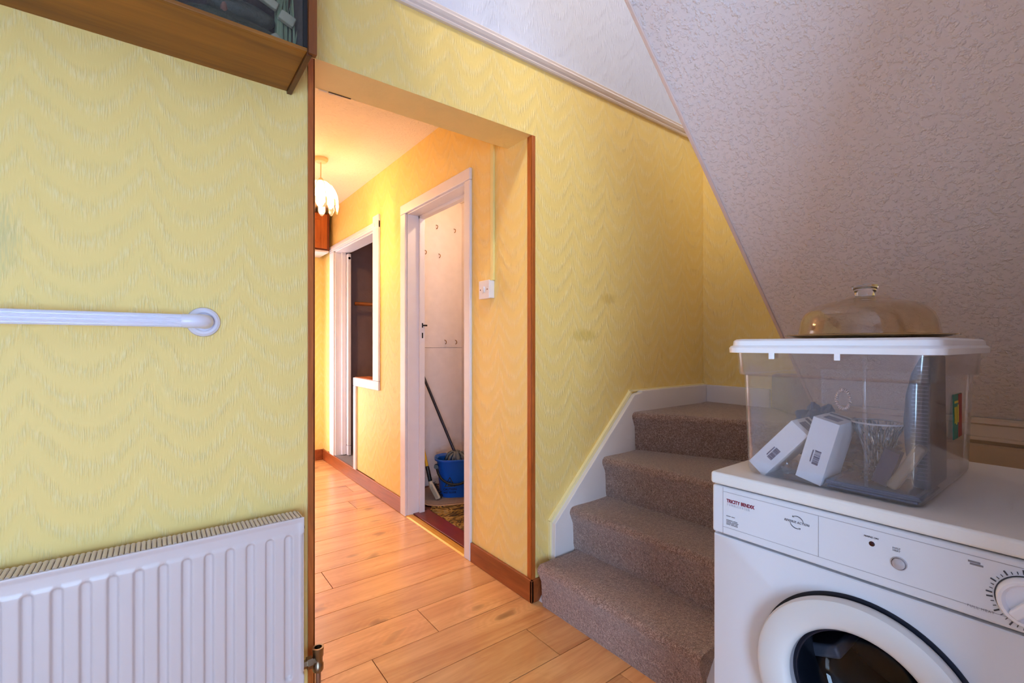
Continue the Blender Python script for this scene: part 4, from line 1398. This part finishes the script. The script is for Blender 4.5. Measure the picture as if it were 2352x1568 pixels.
def carton(label, centre_yz, ang, w, h, x0, depth):
    e = empty('carton', (x0, centre_yz[0], BF))
    tag(e, label, 'box', group='white cartons in the storage box')
    right = Vector((0, -math.cos(ang), math.sin(ang)))     # seen from the front, to the right
    up_ = Vector((0, math.sin(ang) * -1, math.cos(ang)))
    right = Vector((0, -math.cos(ang), -math.sin(ang)))
    up_ = Vector((0, -math.sin(ang), math.cos(ang)))
    cen = Vector((x0 + depth / 2, centre_yz[0], centre_yz[1]))
    bm = B()
    obox(bm, cen, right, (1, 0, 0), up_, w / 2, depth / 2, h / 2)
    obj('card_body', bm, M_card, e, bevel=0.0008)
    bm = B()
    rs = random.Random(int(ang * 100))
    fc = Vector((x0 - 0.0005, centre_yz[0], centre_yz[1]))
    t = -0.014
    while t < 0.014:
        wd = rs.choice((0.0004, 0.0008, 0.0011))
        obox(bm, fc + up_ * (t - 0.012) + right * 0.003, right, (1, 0, 0), up_, 0.0052, 0.0004, wd / 1.4)
        t += wd + rs.choice((0.0006, 0.001, 0.0014))
    obox(bm, fc + right * -0.0055 + up_ * -0.012, right, (1, 0, 0), up_, 0.0009, 0.0004, 0.012)
    obj('barcode', bm, plain('blue_grey_print', rgb(70, 74, 110), 0.5), e)
    bm = B()
    tc = cen + up_ * (h / 2 + 0.0004)
    for i in range(5):
        obox(bm, tc + Vector((-depth / 2 + 0.022 + 0.006 * i, 0, 0)), right, (1, 0, 0), up_, w * 0.28, 0.0018, 0.0003)
    obox(bm, tc + Vector((depth / 2 - 0.02, 0, 0)), right, (1, 0, 0), up_, w * 0.42, 0.006, 0.0003)
    obj('top_print', bm, plain('grey_print_card', rgb(110, 105, 125), 0.6), e)
    return e


carton('white barcoded carton leaning steeply, left one in the storage box', (0.4285, 0.9085), R(41), 0.040, 0.128, 1.004, 0.085)
carton('white barcoded carton leaning slightly, nearer the vase in the storage box', (0.3545, 0.9185), R(15), 0.045, 0.124, 0.998, 0.095)

# cut-glass vase
g = G('cut_glass')
M_glass = g.done(g.bsdf((0.95, 0.95, 0.95, 1), 0.02, Transmission_Weight=1.0, IOR=1.5))
va = empty('glass_vase', (1.075, 0.278, BF))
tag(va, 'cut glass flared vase standing in the storage box', 'vase')
bm = B()
vc = (1.075, 0.280, BF + 0.012)
lathe(bm, [(0.0, 0.0), (0.024, 0.0), (0.0265, 0.004), (0.022, 0.012), (0.0185, 0.022), (0.020, 0.045), (0.025, 0.07), (0.034, 0.095), (0.040, 0.108), (0.037, 0.107), (0.030, 0.09), (0.021, 0.06), (0.016, 0.03), (0.0, 0.026)], vc, 'z', 48,
      mod=lambda a, r, h: 1 + (0.10 * math.cos(9 * a + h * 90) if h < 0.1 and r > 0.017 else 0.02 * math.cos(12 * a)))
obj('bowl', bm, M_glass, va, smooth=False)
bm = B()
lathe(bm, [(0.0385, 0.1065), (0.0395, 0.1095), (0.0412, 0.1095), (0.0412, 0.1065)], vc, 'z', 48, close=False)
obj('rim', bm, plain('bright_glass_rim', rgb(205, 200, 200), 0.1), va, smooth=True)

# CD cases
M_cdc = plain('slate_blue_case', rgb(74, 82, 112), 0.25, vary=0.2)
M_cdp = plain('brown_pink_sleeve', rgb(120, 92, 88), 0.5, vary=0.3)
for k, (txt, dx) in enumerate((('lowest disc case under the vase, slate blue edge', 0.0), ('middle disc case in the small stack under the vase', 0.004), ('topmost disc case with brown cover under the vase', 0.002))):
    e = empty('disc_case', (1.06, 0.27, BF))
    tag(e, txt, 'disc case', group='disc cases in the storage box')
    z0 = BF + 0.0002 + k * 0.0040
    boxo('case', 1.0 + dx, 1.125 + dx, 0.207 - dx, 0.338 + dx, z0, z0 + 0.0036, M_cdc, e, bevel=0.0006)
    boxo('cover_sheet', 1.005 + dx, 1.121 + dx, 0.212, 0.33, z0 + 0.0036, z0 + 0.0039, M_cdp, e)

# coil ring
bm = B()
rc = Vector((1.045, 0.326, 1.016))
pts = []
for i in range(240):
    a = 2 * PI * i / 240
    b = a * 26
    rr = 0.0155 + 0.0024 * math.cos(b)
    pts.append(rc + Vector((0.0024 * math.sin(b), rr * math.cos(a) * 0.72, rr * math.sin(a) * 1.15)))
tube(bm, pts + [pts[0]], 0.0013, 6)
tag(obj('coil_ring', bm, plain('shiny_pale_coil', rgb(235, 205, 190), 0.2, metal=0.5), smooth=True), 'small pale coiled ring standing on the cartons in the storage box', 'ring')

# dark printed pack standing on edge at the right end
pk = empty('printed_pack', (1.12, 0.215, BF))
tag(pk, 'dark slate printed pack with curved edge standing upright in the storage box', 'pack')
bm = B()
prof = [(0.20, 0.870), (0.2255, 0.870), (0.2365, 0.935), (0.239, 0.985), (0.236, 1.03), (0.228, 1.07), (0.215, 1.10), (0.202, 1.10)]
prism_x(bm, prof, 1.055, 1.17)
obj('pack_body', bm, plain('slate_card', rgb(66, 72, 88), 0.5, vary=0.15), pk, bevel=0.003)
bm = B()
zz_ = 0.885
rs = random.Random(4)
while zz_ < 1.085:
    yl = 0.2285 if zz_ > 0.9 else 0.22
    if zz_ > 1.05:
        yl = 0.221
    box(bm, 1.0542, 1.0552, 0.2045, yl - rs.uniform(0, 0.004), zz_, zz_ + 0.0016)
    zz_ += 0.0068
obj('pack_print', bm, plain('pale_print', rgb(118, 124, 138), 0.5), pk)

# cling-wrapped bundle, navy box, crumpled film
M_film = clear_plastic('crumpled_clear_film', (0.82, 0.80, 0.80, 1), 0.16, 0.08, 0.5)


def crumple(name, c, r, mat, seed, label, cat):
    bm = B()
    bmesh.ops.create_icosphere(bm, subdivisions=4, radius=1.0)
    rs = random.Random(seed)
    for v in bm.verts:
        d = v.co.normalized()
        k = 1.0 + 0.22 * math.sin(7 * d.x + seed) * math.sin(6 * d.y + 1) + 0.12 * math.sin(13 * d.z + 2 * seed) + rs.uniform(-0.05, 0.05)
        v.co = Vector((c[0] + r[0] * d.x * k, c[1] + r[1] * d.y * k, max(BF + 0.0006, c[2] + r[2] * d.z * k)))
    return tag(obj(name, bm, mat), label, cat)


crumple('film_bundle', (1.20, 0.345, 0.905), (0.09, 0.06, 0.05), plain('mauve_brown_bundle', rgb(104, 88, 92), 0.4, vary=0.4), 3, 'crumpled brown wrapped bundle behind the vase in the storage box', 'bundle')
crumple('plastic_bag', (1.04, 0.415, 0.868), (0.03, 0.014, 0.012), M_film, 5, 'crumpled clear film bag low under the leaning cartons', 'bag')
crumple('blue_bundle', (1.24, 0.44, 0.92), (0.09, 0.03, 0.06), plain('pale_blue_cloth', rgb(120, 134, 176), 0.7, vary=0.25), 9, 'pale blue cloth bundle at the left end of the storage box', 'cloth')
bm = B()
aa = R(18)
obox(bm, (1.03, 0.2545, 0.905), (0, math.cos(aa), math.sin(aa)), (1, 0, 0), (0, -math.sin(aa), math.cos(aa)), 0.012, 0.012, 0.032)
tag(obj('navy_box', bm, plain('navy_card', rgb(26, 36, 70), 0.4), bevel=0.001), 'small navy box leaning beside the vase in the storage box', 'box')
bm = B()
aa = R(28)
obox(bm, (1.025, 0.2265, 0.91), (0, math.cos(aa), math.sin(aa)), (1, 0, 0), (0, -math.sin(aa), math.cos(aa)), 0.0085, 0.012, 0.045)
tag(obj('wrapped_bar', bm, plain('taupe_wrapper', rgb(150, 134, 118), 0.3, vary=0.3), bevel=0.006, seg=3), 'taupe wrapped bar leaning at the right end of the storage box', 'pack')

# ---- glass cake stand with domed cover on the lid
M_smokeglass = clear_plastic('warm_dusty_glass', (0.93, 0.88, 0.80, 1), 0.075, 0.06, 0.3, (0.78, 0.66, 0.52, 1))
GXc, GYc, GZc = 1.19, 0.332, 1.1335
cd = empty('cake_plate', (GXc, GYc, GZc))
tag(cd, 'flat amber glass cake plate resting on the white storage box lid', 'plate')
bm = B()
lathe(bm, [(0.0, 0.0), (0.10, 0.0), (0.125, 0.002), (0.146, 0.006), (0.147, 0.0075), (0.144, 0.0085), (0.122, 0.005), (0.10, 0.004), (0.0, 0.004)], (GXc, GYc, GZc), 'z', 72)
obj('plate_disc', bm, plain('amber_glass_edge', rgb(186, 146, 92), 0.12, vary=0.35), cd, auto=True)
dm = empty('cake_dome', (GXc, GYc, GZc + 0.008))
tag(dm, 'clear glass cake dome with fluted top and round knob', 'cake dome')
bm = B()
prof = [(0.1205, 0.008), (0.1205, 0.011), (0.119, 0.020), (0.1165, 0.036), (0.110, 0.052), (0.099, 0.064), (0.083, 0.072), (0.063, 0.0775), (0.050, 0.0795), (0.042, 0.084), (0.030, 0.088), (0.017, 0.089), (0.0, 0.089)]
lathe(bm, prof, (GXc, GYc, GZc), 'z', 120, close=False, mod=lambda a, r, h: 1.0 + (0.012 * math.cos(30 * a) if 0.068 < h < 0.088 else 0.0))
dome = obj('cover', bm, M_smokeglass, dm, smooth=True, solid=0.003)
bm = B()
lathe(bm, [(0.0, 0.089), (0.017, 0.089), (0.0175, 0.094), (0.0195, 0.102), (0.023, 0.109), (0.0225, 0.112), (0.018, 0.1135), (0.0, 0.1135)], (GXc, GYc, GZc), 'z', 40)
obj('knob', bm, M_glass, dm, auto=True)
